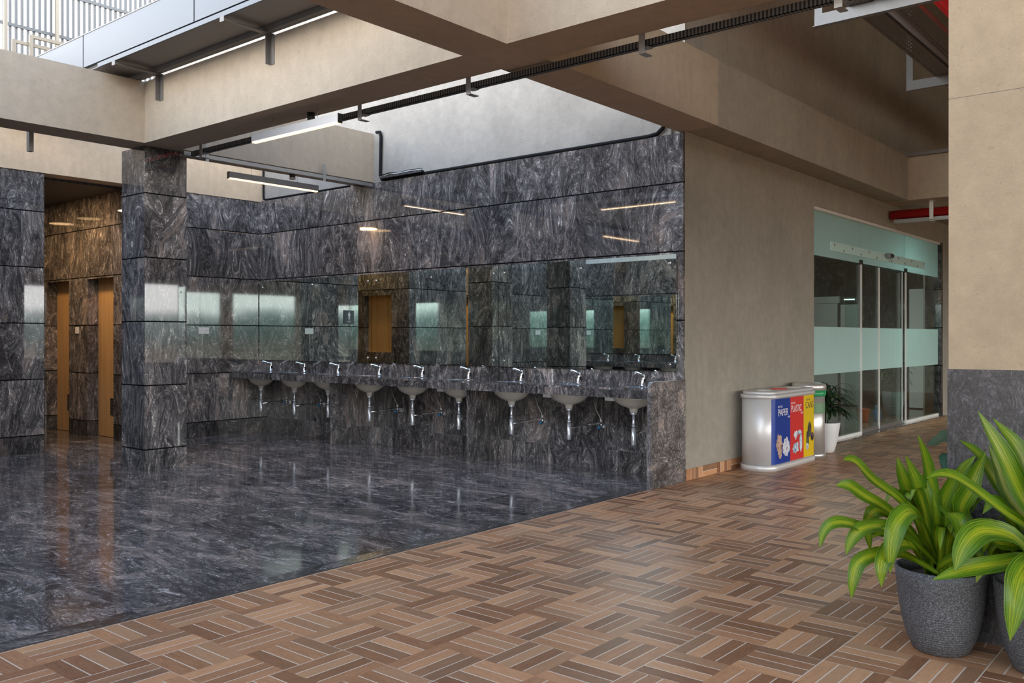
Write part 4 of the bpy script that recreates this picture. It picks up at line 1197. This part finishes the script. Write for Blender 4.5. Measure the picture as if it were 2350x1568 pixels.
spec1 = [
 ([(2150, 1180, D), (2127, 1070, D), (2106, 996, D - .02)], 0.058, 0.2),
 ([(2085, 1170, D - .03), (2006, 1105, D - .1), (1960, 1060, D - .15), (1934, 1056, D - .18)], 0.060, 0.3),
 ([(2060, 1190, D - .05), (1985, 1140, D - .15), (1945, 1115, D - .2), (1918, 1114, D - .22)], 0.056, -0.3),
 ([(2080, 1240, D - .1), (2010, 1222, D - .2), (1935, 1200, D - .3), (1895, 1215, D - .32), (1881, 1258, D - .33)], 0.055, 0.4),
 ([(2090, 1240, D - .1), (2040, 1210, D - .2), (1985, 1212, D - .28), (1955, 1240, D - .3), (1941, 1274, D - .3)], 0.058, 0.2),
 ([(2090, 1280, D - .15), (2030, 1270, D - .25), (1975, 1288, D - .3), (1958, 1330, D - .32), (1954, 1375, D - .32)], 0.056, 0.2),
 ([(2090, 1220, D + .05), (2040, 1180, D), (2005, 1175, D - .02), (1992, 1215, D), (1998, 1268, D)], 0.060, 0.0),
 ([(2120, 1215, D - .12), (2090, 1175, D - .25), (2060, 1200, D - .32), (2045, 1255, D - .34), (2043, 1318, D - .34)], 0.075, 0.1),
 ([(2100, 1260, D - .15), (2060, 1250, D - .25), (2025, 1290, D - .33), (2023, 1348, D - .34)], 0.070, 0.1),
 ([(2135, 1200, D), (2105, 1120, D - .02), (2078, 1045, D - .04)], 0.080, 0.1),
 ([(2120, 1190, D + .06), (2080, 1120, D + .06), (2058, 1048, D + .06)], 0.070, -0.2),
 ([(2160, 1200, D), (2172, 1135, D), (2202, 1070, D - .03)], 0.065, 0.1),
 ([(2150, 1220, D - .02), (2130, 1150, D - .02), (2118, 1085, D)], 0.060, 0.0),
 ([(2165, 1230, D - .1), (2172, 1178, D - .2), (2195, 1195, D - .28), (2210, 1244, D - .3)], 0.075, 0.0),
 ([(2170, 1290, D - .12), (2235, 1270, D - .2), (2250, 1300, D - .25), (2240, 1338, D - .26)], 0.05, 0.0),
 ([(2140, 1270, D - .05), (2110, 1210, D - .1), (2085, 1150, D - .08)], 0.055, 0.3),
 ([(2150, 1260, D - .08), (2148, 1200, D - .12), (2140, 1130, D - .1)], 0.05, 0.3),
 ([(2180, 1260, D - .02), (2205, 1190, D - .02), (2215, 1120, D)], 0.055, 0.0),
 ([(2100, 1270, D - .1), (2075, 1230, D - .18), (2040, 1215, D - .24), (2000, 1235, D - .28)], 0.05, 0.4),
 ([(2165, 1250, D), (2190, 1160, D + .03), (2205, 1085, D + .05), (2240, 1045, D + .05)], 0.06, 0.2),
 ([(2140, 1240, D + .05), (2095, 1180, D + .1), (2050, 1130, D + .12), (2010, 1110, D + .15)], 0.05, 0.2),
]
c1 = (-1.015, 3.995, 0.0)
make_plant(c1, 'bushy striped green plant in a round speckled grey pot, fully in view', spec1, 28, 5, lambda a: math.sin(a) > 0.35)
E2 = 3.48
spec2 = [
 ([(2370, 1230, E2), (2304, 1177, E2 - .05), (2219, 1113, E2 - .1), (2165, 1090, E2 - .12), (2125, 1098, E2 - .12)], 0.070, 0.5),
 ([(2345, 1250, E2 - .05), (2261, 1219, E2 - .15), (2215, 1255, E2 - .2), (2191, 1312, E2 - .22)], 0.095, 0.2),
 ([(2370, 1290, E2 - .05), (2290, 1295, E2 - .15), (2210, 1310, E2 - .2), (2140, 1331, E2 - .22)], 0.065, 0.0),
 ([(2395, 1220, E2), (2350, 1150, E2 - .03), (2292, 1035, E2 - .06), (2244, 943, E2 - .08)], 0.105, 0.1),
 ([(2400, 1200, E2 + .02), (2372, 1110, E2), (2330, 1025, E2), (2278, 960, E2)], 0.090, 0.1),
 ([(2380, 1230, E2 + .12), (2300, 1130, E2 + .14), (2244, 1045, E2 + .15), (2202, 1010, E2 + .15)], 0.065, 0.2),
 ([(2390, 1240, E2 + .1), (2320, 1150, E2 + .1), (2290, 1080, E2 + .12), (2268, 1020, E2 + .12)], 0.075, 0.2),
 ([(2370, 1300, E2 - .1), (2345, 1320, E2 - .22), (2330, 1380, E2 - .27), (2318, 1472, E2 - .28)], 0.105, 0.0),
 ([(2370, 1240, E2 + .05), (2320, 1200, E2 + .02), (2285, 1150, E2), (2255, 1180, E2)], 0.06, 0.4),
 ([(2360, 1260, E2), (2300, 1250, E2 - .03), (2262, 1235, E2 - .05), (2235, 1260, E2 - .05)], 0.06, 0.3),
 ([(2390, 1250, E2 + .1), (2340, 1200, E2 + .15), (2300, 1130, E2 + .18), (2290, 1070, E2 + .18)], 0.06, 0.1),
 ([(2400, 1200, E2 - .05), (2375, 1080, E2 - .05), (2350, 1000, E2 - .05)], 0.08, 0.2),
 ([(2360, 1290, E2 + .05), (2300, 1270, E2 + .05), (2262, 1280, E2 + .05)], 0.055, 0.2),
 ([(2215, 1200, D - .1), (2225, 1120, D - .12), (2262, 1036, D - .12)], 0.075, 0.1),
]
c2 = (-0.640, 3.99, 0.0)
make_plant(c2, 'taller striped green plant in a speckled grey pot at the right edge of the photo', spec2, 24, 9, lambda a: math.sin(a) > 0.35)
# plant behind the pillar, only a leaf shows
t = thing('potted_plant', 'dark green leafy plant mostly hidden behind the tan pillar', 'potted plant', (-0.95, 5.35, 0))
stone_pot(t)
bm = newbm(); uvl = bm.loops.layers.uv.new('UVMap'); rr = random.Random(3); C3 = Vector((-0.95, 5.35, 0))
leaf_mesh(bm, [(0, 0, 0.3), (0, 0.0, 0.62), at(2185, 1003, 4.72) - C3, at(2150, 1012, 4.68) - C3, at(2126, 1021, 4.66) - C3], 0.06, 0.1, 0, uvl, side=Vector((0, 0, 1)))
leaf_mesh(bm, [(0, 0, 0.3), (0, 0.0, 0.5), at(2185, 1042, 4.72) - C3, at(2168, 1070, 4.68) - C3, at(2160, 1100, 4.68) - C3], 0.05, 0.1, 0, uvl)
for k in range(8):
    a = rr.uniform(-0.6, 1.6); L = rr.uniform(.3, .45)
    leaf_mesh(bm, [(0, 0, .3), (math.cos(a) * .08, math.sin(a) * .08, .3 + L * .6), (math.cos(a) * .2, math.sin(a) * .2, .3 + L * .8)], .06, .1, 0, uvl)
obj('foliage', bm, M['teal_leaf'], t, (0, 0, 0))

def white_planter(loc, label, leaves, seed, spread=1.0, dark='white_pot', rr=(0.085, 0.165), h=0.34):
    t = thing('potted_palm', label, 'potted plant', loc)
    a, b = rr
    obj('pot', lathe(newbm(), [(a, 0), (a + .02, 0.02), (a + (b - a) * .6, 0.13), (b - .012, 0.24), (b, h - .005), (b - .004, h), (b - .014, h), (b - .02, h - .06)], 32), M[dark], t, (0, 0, 0))
    obj('soil', lathe(newbm(), [(b - .022, h - .055), (b - .022, h - .05), (0.03, h - .045)], 24), M['soil'], t, (0, 0, 0))
    r = random.Random(seed); bm = newbm(); uvl = bm.loops.layers.uv.new('UVMap')
    st = newbm()
    for q in range(5):
        aa = q * 2 * PI / 5 + .4
        top = Vector((0.05 * math.cos(aa), 0.05 * math.sin(aa), h + .10 + 0.05 * q))
        tube(st, [(0.02 * math.cos(aa), 0.02 * math.sin(aa), h - .05), top], 0.007, 7)
        for k in range(leaves // 5):
            a2 = r.uniform(0, 2 * PI); L = r.uniform(0.18, 0.30) * spread; up = r.uniform(-0.35, 0.8)
            dx, dy = math.cos(a2), math.sin(a2)
            if dark == 'white_pot' and dy < -0.2: L *= 0.6
            if loc[0] + top.x + dx * L < XC + 0.03 and dark == 'white_pot': dx = abs(dx)
            leaf_mesh(bm, [top, top + Vector((dx * L * .4, dy * L * .4, L * .35 * (up + .4))), top + Vector((dx * L * .8, dy * L * .8, L * up * .5)), top + Vector((dx * L, dy * L, L * (up * .5 - .2)))], 0.026, 0.2, 0, uvl, n=8)
    obj('stems', st, M['dark_leaf'], t, (0, 0, 0))
    obj('foliage', bm, M['dark_leaf'], t, (0, 0, 0))
    return t
white_planter((-3.745, 9.965, 0), 'dark narrow-leaved palm in a white tapered pot beside the glass doors', 150, 4, 1.25)
white_planter((-4.60, 15.25, 0), 'leafy plant in a pale pot inside the lobby by the far glass pane', 60, 8, 1.2, 'steel_light', (0.10, 0.18), 0.40)
